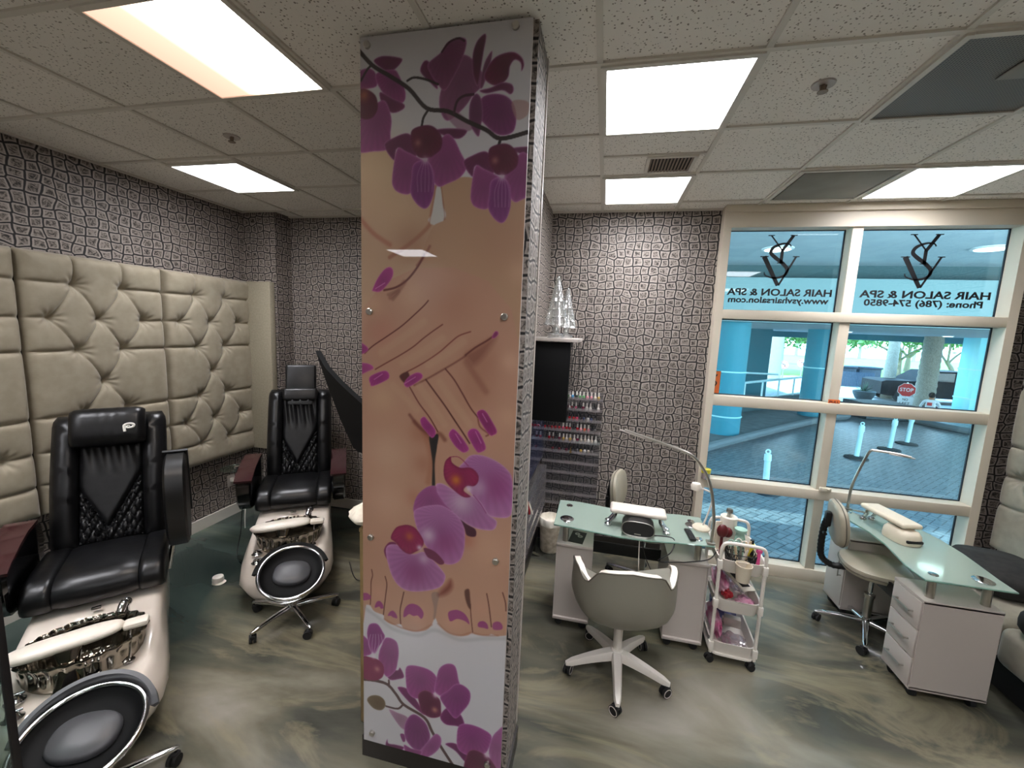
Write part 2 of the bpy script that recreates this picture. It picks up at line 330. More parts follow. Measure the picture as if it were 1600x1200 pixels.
def emblem(parent, s):
    mb = MB(); T = .0012
    def bar(p, q, w0, w1):
        p = Vector((p[0], 0, p[1])); q = Vector((q[0], 0, q[1])); d = (q - p).normalized(); n = Vector((-d.z, 0, d.x))
        mb.rings([[a + n * w * sgn + Vector((0, y, 0)) for sgn, y in ((1, -T), (-1, -T), (-1, T), (1, T))] for a, w in ((p, w0), (q, w1))])
    # interlaced letters seen from inside (mirrored): Y at the top, S through the middle, V below
    bar((-.34, 1.0), (.08, .46), .022, .022); bar((.36, 1.0), (.05, .46), .05, .05); bar((.06, .5), (.06, .06), .05, .05)
    bar((-.5, .28), (.04, -.72), .075, .06); bar((.52, .28), (.06, -.72), .03, .03)
    for a, b in (((-.44, 1.0), (-.24, 1.0)), ((.26, 1.0), (.48, 1.0)), ((-.62, .28), (-.36, .28)), ((.42, .28), (.62, .28)), ((-.06, .06), (.18, .06))): bar(a, b, .014, .014)
    pts = [(-.32, .62), (-.26, .7), (-.05, .72), (.22, .6), (.3, .42), (.16, .26), (-.1, .06), (-.28, -.16), (-.2, -.38), (.1, -.46), (.38, -.38), (.44, -.26)]
    pts = crv([Vector((-p[0], 0, p[1])) for p in pts], 5); ws = np.interp(np.linspace(0, 1, len(pts)), np.linspace(0, 1, 12), [.016, .02, .03, .05, .055, .06, .06, .055, .045, .03, .02, .014]); rs = []
    for i, p in enumerate(pts):
        d = (pts[min(i+1, len(pts)-1)] - pts[max(i-1, 0)]).normalized(); n = Vector((-d.z, 0, d.x)) * float(ws[i]); rs.append([p + n * a + Vector((0, b, 0)) for a, b in ((1, -T), (-1, -T), (-1, T), (1, T))])
    mb.rings(rs)
    mb.xf(Matrix.Diagonal((s, 1, s, 1)))
    return mb.build('emblem', 'ink', parent, 0)
for cx, ct, lines, lab in ((.482, 1.395, (('HAIR SALON & SPA', .79, 2.442, .058), ('www.ysvhairsalon.com', .76, 2.378, .052)), 'mirrored black salon name and web address lettering on the left top pane'),
                    (1.484, 2.42, (('HAIR SALON & SPA', .87, 2.444, .058), ('Phone: (786) 574-9850', .79, 2.377, .052)), 'mirrored black salon name and phone number lettering on the right top pane')):
    d = thing('window_decal', lab, 'window lettering', (.893 + cx, 3.9235, 0), 0, None)
    e = emblem(d, .235); e.location = (0, 0, 2.67)
    for txt, w, z, h in lines: text_mesh(txt, h * 1.35, 'lettering', 'ink', d, (ct - .893 - cx, 0, z), (R(90), 0, PI), w, .03)
tag(MB().box((.958, 3.9, 1.662), (.115, .012, .2), .002).box((.99, 3.892, 1.662), (.045, .004, .19), mi=1).tube([(.965, 3.89, 1.62), (.985, 3.89, 1.655), (.962, 3.89, 1.69), (.985, 3.89, 1.73)], .006, 6, 4).build('sticker', ['base_dark', 'orange']), 'black and orange sticker at the left edge of the second row pane', 'sticker')
t = thing('sticker', 'small red label stuck on the middle mullion crossing', 'sticker', (1.868, 3.822, 1.565)); MB().box((0, 0, .0), (.085, .006, .045), .002).build('backing', 'orange', t)
text_mesh('PULL', .03, 'lettering', 'plum', t, (0, -.004, 0), (R(90), 0, 0), .07)
tag(MB().box((1.885, 3.80, .83), (.085, .03, .035), .008).box((1.90, 3.783, .835), (.02, .01, .012), .003).build('window_latch', 'white_frame'), 'small white latch on the mullion above the third transom', 'latch')
t = thing('tape_roll', 'yellow green tape roll in a clear cup at the left end of a window transom', 'tape', (.955, 3.80, .817)); MB().lathe([(.035, 0), (.037, .05)], seg=20, cap=True).build('cup', 'clearbag', t); MB().lathe([(.038, .05), (.04, .085)], seg=20, cap=True).build('roll', 'yellow', t)

# ---- ceiling fixtures
def glow(name, dim):
    x = NT(name); em = x.node('ShaderNodeEmission'); em.inputs[0].default_value = lin('fafaff')
    # prismatic lens: throws most of its light downwards
    gm = x.node('ShaderNodeNewGeometry'); dt = x.node('ShaderNodeVectorMath', operation='DOT_PRODUCT'); x.link(gm.outputs['Normal'], dt.inputs[0]); x.link(gm.outputs['Incoming'], dt.inputs[1])
    lobe = x.math('ADD', x.math('MULTIPLY', x.math('POWER', x.math('ABSOLUTE', dt.outputs['Value']), 2.5), 1.6 * PANEL_GLOW), .42 * PANEL_GLOW); x.link(lobe, em.inputs[1])
    if dim:   # the tubes on the far left of this fixture are burnt out
        tcn = x.node('ShaderNodeTexCoord'); s_ = x.node('ShaderNodeSeparateXYZ'); x.link(tcn.outputs['Object'], s_.inputs[0])
        f = x.ramp(x.math('ADD', x.math('MULTIPLY', s_.outputs[0], 1/.56), .5), [(0, (.1, .1, .1)), (.28, (.115, .115, .115)), (.5, (.5, .5, .5)), (.62, (1, 1, 1))])
        x.link(x.ramp(f, [(.1, lin('ffc8ae')), (.5, lin('ffead0')), (1, lin('fff8f0'))]), em.inputs[0])
        x.link(x.math('MULTIPLY', f, lobe), em.inputs[1])
    x.n.remove(x.b); x.link(em.outputs[0], x.out.inputs[0]); return x.m
M['glow'] = glow('lit_diffuser', False); M['glow_dim'] = glow('half_lit_diffuser', True)
def fixture(cx, cy, lab, g='glow'):
    t = thing('ceiling_light', lab, 'ceiling light', (cx, cy, CZ - .012), 0, 'square ceiling lights')
    MB().box((-.29, 0, .002), (.024, .60, .016)).box((.29, 0, .002), (.024, .60, .016)).box((0, -.29, .002), (.56, .024, .016)).box((0, .29, .002), (.56, .024, .016)).build('frame', 'grid', t)
    MB().box((0, 0, .002), (.556, .556, .006)).build('diffuser', g, t); return t
fixture(.215, 2.135, 'large square ceiling light just right of the orchid column')
fixture(.215, 3.355, 'square ceiling light near the back wall below the small vent')
fixture(2.045, 3.355, 'square ceiling light in front of the window at the right')
fixture(-1.615, 1.525, 'half dimmed pinkish square ceiling light at the top left', 'glow_dim')
fixture(-2.835, 2.80, 'small looking square ceiling light at the far left near the tufted wall')
for x, y, l in ((.215, .305, 'added unseen square fill light just above and behind the viewer'), (2.045, .305, 'added unseen square fill light above the bench, behind the viewer'), (-2.835, -.305, 'added unseen square fill light behind the viewer at the left'), (-2.835, .915, 'added unseen square fill light over the left wall beside the viewer'),  # added unseen fill lights; the far left one follows its reflection in the print
    (.825, -1.525, 'added unseen square fill light far behind the viewer, middle'), (-2.835, -2.745, 'square ceiling light far behind the viewer, left'), (2.655, -2.135, 'added unseen square fill light far behind the viewer, right'), (-.395, -1.525, 'added unseen square fill light behind the viewer, centre left')): fixture(x, y, l)
def perforated():
    x = NT('perforated_metal'); t = x.node('ShaderNodeTexCoord'); v = x.node('ShaderNodeTexVoronoi', i_Scale=95.0, i_Randomness=0.0); x.link(t.outputs['Object'], v.inputs[0])
    x.link(x.ramp(v.outputs['Distance'], [(.3, lin('3a3834')), (.42, lin('7c776e'))]), x.b.inputs['Base Color']); x.b.inputs['Roughness'].default_value = .5; return x.m
M['perf'] = perforated(); M['ventgrey'] = noisy('vent_grey', '7f7b71', '8b877c', 5, .6)
t = thing('air_return', 'large dark perforated square air return panel in the ceiling at the right', 'air vent', (1.435, 2.135, CZ - .012))
MB().box((-.29, 0, 0), (.024, .6, .014)).box((.29, 0, 0), (.024, .6, .014)).box((0, .29, 0), (.56, .024, .014)).box((0, -.29, 0), (.56, .024, .014)).build('frame', 'grid', t)
MB().box((0, 0, .002), (.556, .556, .004)).build('perforated_plate', 'perf', t)
MB().box((.1, -.1, -.004), (.2, .2, .006), .002).build('centre_plate', 'ventgrey', t)
t = thing('ceiling_access_panel', 'flat grey framed panel in the ceiling beside the window light', 'ceiling panel', (1.435, 3.355, CZ - .012))
MB().box((-.29, 0, 0), (.024, .6, .014)).box((.29, 0, 0), (.024, .6, .014)).box((0, .29, 0), (.56, .024, .014)).box((0, -.29, 0), (.56, .024, .014)).build('frame', 'grid', t)
MB().box((0, 0, -.002), (.53, .53, .008), .003).build('plate', 'ventgrey', t)
t = thing('air_vent', 'small slatted tan air vent in the ceiling between two lights', 'air vent', (.325, 2.862, CZ - .012))
MB().box((0, 0, .004), (.28, .245, .004)).build('backing', 'ventdark', t)
f = MB(); f.box((-.135, 0, 0), (.02, .245, .014)).box((.135, 0, 0), (.02, .245, .014)).box((0, .115, 0), (.28, .018, .014)).box((0, -.115, 0), (.28, .018, .014)); f.build('frame', 'grid', t)
f = MB()
for i in range(13): f.box((-.118 + i * .0197, 0, -.001), (.008, .22, .012), rot=(0, R(30), 0))
f.build('slats', 'vent', t)
for x, y, lab in ((.823, 2.105, 'recessed fire sprinkler in the ceiling tile beside the air return'), (-2.249, 2.197, 'small fire sprinkler in the ceiling above the pedicure chairs')):
    t = thing('sprinkler', lab, 'sprinkler', (x, y, CZ)); MB().lathe([(.045, 0), (.043, -.006), (.028, -.004), (.0, -.004)], seg=20).build('plate', 'lam', t)
    MB().cyl((0, 0, 0), (0, 0, -.03), .008).cyl((0, 0, -.03), (0, 0, -.033), .02).cyl((.012, 0, -.005), (.008, 0, -.03), .003).cyl((-.012, 0, -.005), (-.008, 0, -.03), .003).build('head', 'vent', t)

# ---- tufted panels
def tufted(w, h, rows, T=.085, nx=None, margin=.012):
    """rows: list of (z, [x...]) of buttons; local x right, z up, depth -y."""
    nx = int(w / .006); nz = int(h / .007); xs = np.linspace(0, w, nx); zs = np.linspace(0, h, nz); X, Z = np.meshgrid(xs, zs)
    segs = []; btn = []
    for i, (z, bx) in enumerate(rows):
        btn += [(x, z) for x in bx]
        if len(bx) > 1 or True:
            if len(bx) > 1: segs += [(0, z, bx[0], z, .75), (bx[-1], z, w, z, .75)]
        if i == 0: segs += [(x, z, x, h, .8) for x in bx]
        if i + 1 < len(rows):
            z2, b2 = rows[i+1]
            for x in bx:
                for x2 in b2:
                    if abs(x2 - x) < .2: segs.append((x, z, x2, z2, .6))
    D = np.full(X.shape, 9.0); H = np.ones(X.shape)
    edge = np.minimum(np.minimum(X, w - X), np.minimum(Z, h - Z)); H *= 1 - np.exp(-edge / .018)
    for x0, z0, x1, z1, dp in segs:
        dx, dz = x1 - x0, z1 - z0; t = np.clip(((X - x0) * dx + (Z - z0) * dz) / (dx*dx + dz*dz), 0, 1); d = np.hypot(X - x0 - t * dx, Z - z0 - t * dz)
        mid = 1 - .30 * np.sin(PI * t) if dp == .6 else 1 - .25 * np.sin(PI * t)
        H *= 1 - dp * (.50 * mid * np.exp(-d / .010) + .16 * mid * np.exp(-d / .035))
    fold = np.zeros(X.shape)
    for x0, z0 in btn:
        d = np.hypot(X - x0, Z - z0); H *= 1 - .82 * np.exp(-(d / .028) ** 1.3); H *= 1 - .25 * np.exp(-d / .09)
        a = np.arctan2(Z - z0, X - x0); fold += .004 * np.cos(a * 9 + x0 * 7) * np.exp(-((d - .045) / .035) ** 2)
    Y = -(T * H + fold)
    mb = MB(); mb.grid([[Vector((xs[j], Y[i, j], zs[i])) for j in range(nx)] for i in range(nz)])
    return mb, btn
PAT = lambda z0: [(2.225 - z0, [.28, .578]), (1.992 - z0, [.132, .418, .712]), (1.77 - z0, [.28, .558]), (1.54 - z0, [.418]), (1.325 - z0, [.275, .56]), (1.092 - z0, [.132, .418, .712]), (.87 - z0, [.275, .56])]
def tuft_panel(label, x, y, rz, w, h, z0, m, grp):
    t = thing('tufted_wall_panel', label, 'upholstered panel', (x, y, z0), rz, grp)
    rows = [(z, [b * w / .876 for b in bx]) for z, bx in PAT(z0) if .05 < z < h - .04]
    mb, btn = tufted(w, h, rows)
    mb.build('cushion', m, t, 0 or 60, fixn=False)
    MB().box((w/2, .012, h/2), (w, .03, h)).build('backboard', 'base_dark', t)
    return t
for i, (y0, lab) in enumerate(((2.783, 'taupe tufted panel nearest the back corner of the left wall'), (1.907, 'taupe tufted panel behind the two pedicure chairs, middle of the left wall'), (1.031, 'taupe tufted panel cut by the left photo edge on the left wall'))):
    tuft_panel(lab, -3.645, y0 + .003, R(90), .87, 1.765, .66, 'velvet', 'taupe tufted panels of the left wall')
for i, (y0, lab) in enumerate(((3.83, 'greige tufted panel on the right wall beside the window'), (2.954, 'greige tufted panel on the right wall nearer the viewer'))):
    tuft_panel(lab, 3.125, y0, R(-90), .87, 1.86, .5, 'velvet2', 'greige tufted panels of the right wall')
tag(MB().box((-3.455, 3.634, 1.55), (.29, .07, 1.74), .012).build('upholstered_panel', 'suede'), 'flat untufted taupe cloth panel on the corner pillar', 'upholstered panel')

# ---- column print
ART = [
('p',(190,152,118),None,0,0.001,1,[(-0.02,2.594),(0.055,2.582),(0.143,2.578),(0.223,2.488),(0.314,2.448),(0.306,2.4),(0.297,2.348),(0.294,2.313),(0.453,2.253),(0.581,2.137),(0.593,1.841),(-0.026,1.808)]),
('p',(184,142,108),None,0,0.001,1,[(0.33,2.448),(0.409,2.476),(0.483,2.463),(0.57,2.41),(0.689,2.396),(0.716,1.847),(0.196,1.82),(0.279,2.254),(0.352,2.329),(0.341,2.382)]),
('p',(188,138,110),None,0,0.0006,1,[(0.002,1.983),(-0.006,0.686),(0.015,0.686),(0.034,0.685),(0.052,0.663),(0.078,0.656),(0.099,0.652),(0.104,0.633),(0.125,0.619),(0.151,0.616),(0.181,0.625),(0.197,0.608),(0.233,0.604),(0.263,0.608),(0.303,0.623),(0.327,0.653),(0.337,0.68),(0.345,0.687),(0.354,0.669),(0.376,0.648),(0.41,0.631),(0.458,0.629),(0.492,0.639),(0.508,0.654),(0.524,0.65),(0.555,0.652),(0.58,0.657),(0.594,0.666),(0.621,0.663),(0.662,0.675),(0.68,0.679),(0.623,2.002)]),
('b',(200,150,110),None,0.2145,0.001,0.0,[(0.157,2.473)]),
('l',(150,70,45),None,0.0052,0.0117,0.55,[(0.314,2.448),(0.308,2.4),(0.298,2.353),(0.292,2.313),(0.259,2.278),(0.199,2.233),(0.124,2.188)]),
('l',(160,60,45),None,0.0032,0.0169,0.5,[(-0.011,2.344),(0.027,2.304),(0.062,2.273),(0.124,2.236)]),
('l',(140,70,50),None,0.0032,0.0065,0.6,[(0.332,2.445),(0.341,2.387),(0.349,2.329)]),
('p',(196,194,190),None,0,0.0013,1,[(0.316,2.445),(0.331,2.444),(0.341,2.382),(0.346,2.329),(0.294,2.311),(0.301,2.359),(0.309,2.405)]),
('l',(120,60,40),None,0.0048,0.0162,0.6,[(0.236,1.537),(0.277,1.502),(0.319,1.467),(0.344,1.498),(0.369,1.476)]),
('l',(160,90,60),None,0.0048,0.0238,0.5,[(0.278,1.492),(0.304,1.436),(0.313,1.367),(0.301,1.29)]),
('p',(30,28,30),None,0,0.0019,1,[(0.302,1.48),(0.319,1.489),(0.341,1.493),(0.336,1.439),(0.328,1.369),(0.331,1.276),(0.318,1.275),(0.318,1.368),(0.31,1.426)]),
('b',(212,182,142),None,0.169,0.001,0.7,[(0.069,2.517)]),
('b',(206,170,132),None,0.13,0.001,0.5,[(0.158,2.362)]),
('b',(150,96,72),None,0.0975,0.001,0.45,[(0.212,2.242)]),
('b',(172,120,92),None,0.169,0.001,0.45,[(0.576,2.252)]),
('b',(204,160,126),None,0.0585,0.001,0.6,[(0.648,2.138)]),
('b',(172,112,84),None,0.1049,0.0007,0.5,[(0.396,2.006)]),
('b',(206,164,130),None,0.0763,0.0007,0.45,[(0.215,2.046)]),
('b',(160,98,74),None,0.0953,0.0007,0.45,[(0.512,1.799)]),
('b',(208,160,130),None,0.0524,0.0007,0.7,[(0.628,1.806)]),
('b',(208,164,128),None,0.0667,0.0007,0.6,[(0.046,1.996)]),
('b',(190,120,100),None,0.0763,0.0007,0.5,[(0.088,1.899)]),
('b',(206,166,128),None,0.0858,0.0007,0.6,[(0.088,1.628)]),
('b',(160,98,70),None,0.0524,0.0007,0.5,[(0.257,1.49)]),
('b',(208,168,138),None,0.1239,0.0007,0.6,[(0.115,1.396)]),
('b',(164,98,72),None,0.0524,0.0007,0.5,[(0.279,1.363)]),
('b',(204,156,124),None,0.0572,0.0007,0.6,[(0.627,1.591)]),
('b',(156,96,72),None,0.0953,0.0007,0.35,[(0.492,1.682)]),
('b',(214,170,142),None,0.1239,0.0007,0.5,[(0.116,1.182)]),
('b',(176,104,78),None,0.0429,0.0007,0.5,[(0.239,1.215)]),
('b',(206,156,126),None,0.1048,0.0007,0.5,[(0.562,1.042)]),
('b',(176,96,72),None,0.0429,0.0007,0.6,[(0.476,1.064)]),
('b',(206,146,120),None,0.0563,0.0006,0.6,[(0.262,0.69)]),
('b',(208,150,122),None,0.065,0.0006,0.6,[(0.428,0.689)]),
('b',(206,146,120),None,0.052,0.0006,0.5,[(0.078,0.756)]),
('b',(200,140,112),None,0.052,0.0006,0.5,[(0.544,0.771)]),
('l',(90,25,22),None,0.0032,0.0058,0.85,[(0.27,2.2),(0.25,2.164),(0.22,2.124),(0.187,2.093),(0.146,2.071),(0.1,2.061)]),
('l',(120,50,40),None,0.0019,0.0091,0.5,[(0.292,2.23),(0.27,2.194),(0.24,2.158)]),
('l',(120,60,45),None,0.0078,0.013,0.45,[(0.187,2.093),(0.16,2.059),(0.128,2.033)]),
('l',(95,28,24),None,0.0019,0.0038,0.85,[(0.289,2.025),(0.27,2.004),(0.226,1.964),(0.175,1.921),(0.109,1.876),(0.051,1.838),(0.013,1.805)]),
('l',(110,40,32),None,0.0019,0.0038,0.8,[(0.35,1.935),(0.311,1.908),(0.272,1.879),(0.227,1.842),(0.171,1.806),(0.098,1.764),(0.061,1.742)]),
('l',(120,45,36),None,0.0019,0.0038,0.8,[(0.465,1.912),(0.418,1.894),(0.38,1.863),(0.342,1.829),(0.293,1.794),(0.243,1.763),(0.202,1.741)]),
('l',(90,25,20),None,0.0029,0.0048,0.85,[(0.568,1.908),(0.532,1.881),(0.486,1.852),(0.447,1.821)]),
('p',(120,62,46),None,0,0.0143,0.55,[(0.447,1.821),(0.486,1.848),(0.541,1.886),(0.569,1.896),(0.547,1.855),(0.511,1.808),(0.479,1.784)]),
('l',(110,50,38),None,0.0019,0.0067,0.6,[(0.449,1.819),(0.411,1.793),(0.363,1.763),(0.294,1.721),(0.234,1.688)]),
('l',(130,80,60),None,0.0048,0.0095,0.5,[(0.118,2.044),(0.164,2.059),(0.139,2.026)]),
('p',(70,22,20),None,0,0.0029,0.85,[(0.169,1.72),(0.202,1.741),(0.213,1.72),(0.198,1.691)]),
('l',(100,30,26),None,0.0019,0.0038,0.85,[(0.182,1.722),(0.213,1.681),(0.255,1.617),(0.302,1.562),(0.338,1.507)]),
('l',(80,22,18),None,0.0029,0.0038,0.85,[(0.284,1.714),(0.325,1.665),(0.366,1.616),(0.407,1.562),(0.448,1.508),(0.474,1.472)]),
('l',(95,30,24),None,0.0024,0.0038,0.85,[(0.366,1.762),(0.403,1.722),(0.439,1.669),(0.474,1.615),(0.505,1.58)]),
('l',(130,70,50),None,0.0057,0.0238,0.4,[(0.45,1.794),(0.49,1.742),(0.534,1.685)]),
('l',(110,40,30),None,0.0019,0.0057,0.6,[(0.505,1.58),(0.515,1.543),(0.55,1.518),(0.541,1.508)]),
('l',(110,50,40),None,0.0038,0.0105,0.6,[(0.215,1.565),(0.257,1.519),(0.298,1.494)]),
('l',(200,160,124),None,0.0114,0.0215,0.35,[(0.271,1.943),(0.191,1.884),(0.088,1.813)]),
('l',(200,160,124),None,0.0114,0.0215,0.35,[(0.351,1.882),(0.272,1.828),(0.182,1.776)]),
('l',(200,160,124),None,0.0114,0.0215,0.35,[(0.438,1.873),(0.372,1.824),(0.293,1.773)]),
('l',(200,160,124),None,0.0114,0.0215,0.35,[(0.254,1.688),(0.306,1.621),(0.368,1.539)]),
('l',(200,160,124),None,0.0114,0.0215,0.35,[(0.344,1.709),(0.406,1.628),(0.472,1.549)]),
('l',(200,160,124),None,0.0114,0.0215,0.35,[(0.141,1.681),(0.193,1.636),(0.245,1.587)]),
('p',(156,40,118),(196,90,160),0.0025,0.0007,1,[(0.123,2.151),(0.138,2.14),(0.136,2.113),(0.113,2.081),(0.082,2.055),(0.051,2.056),(0.049,2.063),(0.069,2.103),(0.098,2.139)]),
('p',(156,40,118),(196,90,160),0.002,0.0007,1,[(-0.024,1.844),(-0.002,1.847),(0.022,1.834),(0.029,1.82),(0.008,1.804),(-0.024,1.8)]),
('p',(170,56,128),(196,90,160),0.002,0.0007,1,[(-0.025,1.754),(-0.003,1.765),(0.035,1.762),(0.053,1.746),(0.024,1.73),(-0.025,1.71)]),
('p',(156,40,118),(196,90,160),0.0025,0.0007,1,[(0.032,1.701),(0.045,1.717),(0.096,1.738),(0.118,1.734),(0.124,1.715),(0.109,1.699),(0.048,1.671),(0.037,1.682)]),
('p',(156,40,118),(196,90,160),0.0025,0.0007,1,[(0.19,1.695),(0.208,1.72),(0.243,1.74),(0.266,1.736),(0.267,1.719),(0.234,1.693),(0.206,1.678),(0.193,1.683)]),
('p',(130,28,90),(196,90,160),0.0015,0.0007,1,[(0.55,1.893),(0.561,1.916),(0.573,1.917),(0.575,1.906),(0.562,1.892)]),
('p',(156,40,118),(196,90,160),0.0025,0.0007,1,[(0.262,1.549),(0.279,1.563),(0.297,1.547),(0.326,1.516),(0.329,1.494),(0.314,1.478),(0.293,1.496),(0.269,1.523)]),
('p',(156,40,118),(196,90,160),0.0025,0.0007,1,[(0.386,1.502),(0.403,1.524),(0.429,1.506),(0.459,1.471),(0.472,1.446),(0.45,1.431),(0.42,1.448),(0.394,1.479)]),
('p',(156,40,118),(196,90,160),0.0025,0.0007,1,[(0.464,1.51),(0.479,1.531),(0.504,1.53),(0.527,1.497),(0.542,1.458),(0.519,1.439),(0.504,1.442),(0.479,1.478)]),
('p',(142,30,100),(196,90,160),0.0025,0.0007,1,[(0.5,1.594),(0.518,1.612),(0.537,1.606),(0.56,1.575),(0.585,1.531),(0.569,1.513),(0.555,1.514),(0.525,1.549)]),
('l',(215,130,185),None,0.0014,0.0019,0.7,[(0.062,2.066),(0.103,2.089)]),
('l',(215,130,185),None,0.0014,0.0019,0.7,[(0.056,1.7),(0.093,1.725)]),
('l',(215,130,185),None,0.0014,0.0019,0.7,[(0.193,1.693),(0.239,1.722)]),
('l',(215,130,185),None,0.0014,0.0019,0.7,[(0.497,1.522),(0.522,1.477)]),
('l',(215,130,185),None,0.0014,0.0019,0.7,[(0.523,1.596),(0.543,1.565)]),
('l',(215,130,185),None,0.0014,0.0019,0.7,[(0.414,1.505),(0.439,1.469)]),
('l',(92,35,26),None,0.0017,0.0035,0.85,[(0.042,0.858),(0.046,0.831),(0.039,0.799),(0.038,0.748),(0.035,0.691)]),
('l',(92,35,26),None,0.0022,0.0035,0.85,[(0.107,0.837),(0.115,0.803),(0.11,0.752),(0.102,0.684),(0.099,0.655)]),
('l',(92,35,26),None,0.0026,0.0035,0.85,[(0.196,0.78),(0.188,0.741),(0.179,0.689),(0.182,0.628)]),
('p',(150,118,104),None,0,0.003,0.9,[(0.324,0.797),(0.358,0.806),(0.352,0.753),(0.343,0.687),(0.334,0.685),(0.336,0.73)]),
('p',(110,30,22),None,0,0.013,0.8,[(0.363,0.814),(0.391,0.849),(0.409,0.876),(0.415,0.843),(0.392,0.81),(0.358,0.794)]),
('p',(70,22,15),None,0,0.0035,0.85,[(0.472,0.839),(0.49,0.848),(0.496,0.81),(0.5,0.763),(0.488,0.77),(0.475,0.806)]),
('l',(92,35,26),None,0.0017,0.0035,0.8,[(0.498,0.782),(0.503,0.724),(0.512,0.657)]),
('l',(92,35,26),None,0.0022,0.0035,0.85,[(0.567,0.843),(0.577,0.797),(0.586,0.741),(0.592,0.699)]),
('l',(92,35,26),None,0.0022,0.0035,0.85,[(0.634,0.86),(0.647,0.82),(0.651,0.783)]),
('l',(160,95,70),None,0.0013,0.0087,0.5,[(0.104,0.633),(0.151,0.618),(0.197,0.608),(0.263,0.61),(0.327,0.653)]),
('l',(160,95,70),None,0.0013,0.0087,0.5,[(0.356,0.664),(0.405,0.632),(0.458,0.631),(0.505,0.653),(0.555,0.653),(0.621,0.665)]),
('p',(150,44,116),None,0,0.0017,0.9,[(-0.003,0.735),(0.018,0.742),(0.036,0.732),(0.034,0.716),(-0.003,0.705)]),
('p',(150,44,116),None,0,0.0013,1,[(0.057,0.68),(0.065,0.707),(0.081,0.716),(0.096,0.703),(0.098,0.685),(0.086,0.681),(0.078,0.689)]),
('p',(150,44,116),None,0,0.0013,1,[(0.12,0.654),(0.13,0.674),(0.145,0.682),(0.16,0.67),(0.165,0.651),(0.146,0.651),(0.135,0.656)]),
('p',(150,44,116),None,0,0.0013,1,[(0.195,0.664),(0.199,0.698),(0.216,0.724),(0.241,0.734),(0.269,0.727),(0.287,0.705),(0.287,0.685),(0.278,0.671),(0.262,0.683),(0.242,0.677),(0.222,0.682),(0.207,0.668)]),
('p',(150,44,116),None,0,0.0013,1,[(0.401,0.723),(0.413,0.736),(0.441,0.745),(0.47,0.737),(0.489,0.716),(0.496,0.691),(0.476,0.701),(0.442,0.704),(0.414,0.687),(0.404,0.699)]),
('p',(150,44,116),None,0,0.0013,1,[(0.533,0.699),(0.541,0.712),(0.559,0.717),(0.574,0.707),(0.578,0.687),(0.56,0.687),(0.537,0.687)]),
('p',(150,44,116),None,0,0.0017,0.9,[(0.597,0.712),(0.61,0.726),(0.628,0.727),(0.64,0.711),(0.634,0.695),(0.602,0.689)]),
('l',(150,146,150),None,0.0026,0.0173,0.35,[(0.005,0.67),(0.078,0.633),(0.146,0.595),(0.263,0.589),(0.342,0.631),(0.454,0.61),(0.571,0.641),(0.663,0.66)]),
('p',(70,12,44),None,0,0.0014,1,[(0.438,1.155),(0.469,1.134),(0.509,1.115),(0.51,1.085),(0.475,1.084),(0.462,1.113)]),
('p',(160,92,148),(190,140,180),0.004,0.001,1,[(0.451,1.391),(0.48,1.423),(0.529,1.428),(0.587,1.411),(0.631,1.382),(0.652,1.346),(0.661,1.241),(0.649,1.19),(0.596,1.178),(0.557,1.187),(0.516,1.231),(0.485,1.267),(0.443,1.321),(0.432,1.364)]),
('b',(142,48,112),None,0.0762,0.0007,0.7,[(0.591,1.305)]),
('p',(160,92,148),(195,145,185),0.004,0.0007,1,[(0.333,1.277),(0.363,1.291),(0.435,1.26),(0.485,1.257),(0.525,1.237),(0.561,1.188),(0.597,1.163),(0.588,1.127),(0.549,1.118),(0.499,1.123),(0.448,1.146),(0.396,1.18),(0.354,1.22)]),
('b',(214,196,210),None,0.062,0.0007,0.6,[(0.446,1.222)]),
('b',(214,196,210),None,0.0429,0.0007,0.45,[(0.518,1.296)]),
('p',(150,66,128),(160,92,148),0.004,0.0007,1,[(0.235,1.162),(0.25,1.221),(0.291,1.265),(0.333,1.278),(0.343,1.249),(0.375,1.207),(0.407,1.176),(0.356,1.159),(0.282,1.169),(0.251,1.144)]),
('p',(160,92,148),(190,130,180),0.003,0.0007,1,[(0.238,1.142),(0.256,1.17),(0.313,1.191),(0.365,1.196),(0.422,1.168),(0.454,1.132),(0.466,1.083),(0.462,1.01),(0.443,0.965),(0.402,0.943),(0.36,0.951),(0.317,0.986),(0.285,1.023),(0.257,1.072)]),
('b',(142,48,112),None,0.0715,0.0007,0.65,[(0.379,1.038)]),
('b',(214,196,210),None,0.0381,0.0007,0.7,[(0.305,1.058)]),
('p',(120,30,84),None,0,0.001,1,[(0.102,0.962),(0.127,0.999),(0.16,0.993),(0.133,0.913),(0.111,0.926)]),
('p',(160,92,148),(196,140,186),0.004,0.0007,1,[(0.111,0.969),(0.16,0.993),(0.232,0.962),(0.285,0.981),(0.328,0.951),(0.371,0.911),(0.385,0.882),(0.362,0.835),(0.288,0.802),(0.212,0.79),(0.162,0.814),(0.128,0.874)]),
('b',(142,48,112),None,0.0667,0.0007,0.65,[(0.243,0.878)]),
('b',(214,196,210),None,0.0286,0.0007,0.5,[(0.286,0.95)]),
('p',(112,26,72),None,0,0.0014,1,[(0.285,0.997),(0.317,0.997),(0.349,0.981),(0.378,0.949),(0.36,0.936),(0.328,0.951),(0.301,0.963)]),
('p',(150,24,80),(112,14,56),0.006,0.0007,1,[(0.367,1.342),(0.374,1.387),(0.396,1.407),(0.402,1.385),(0.437,1.367),(0.482,1.372),(0.512,1.349),(0.515,1.32),(0.499,1.298),(0.469,1.294),(0.455,1.273),(0.485,1.252),(0.455,1.246),(0.415,1.268),(0.378,1.303)]),
('b',(208,120,30),None,0.0262,0.0007,0.9,[(0.421,1.313)]),
('b',(214,196,210),None,0.0162,0.0007,0.8,[(0.477,1.283)]),
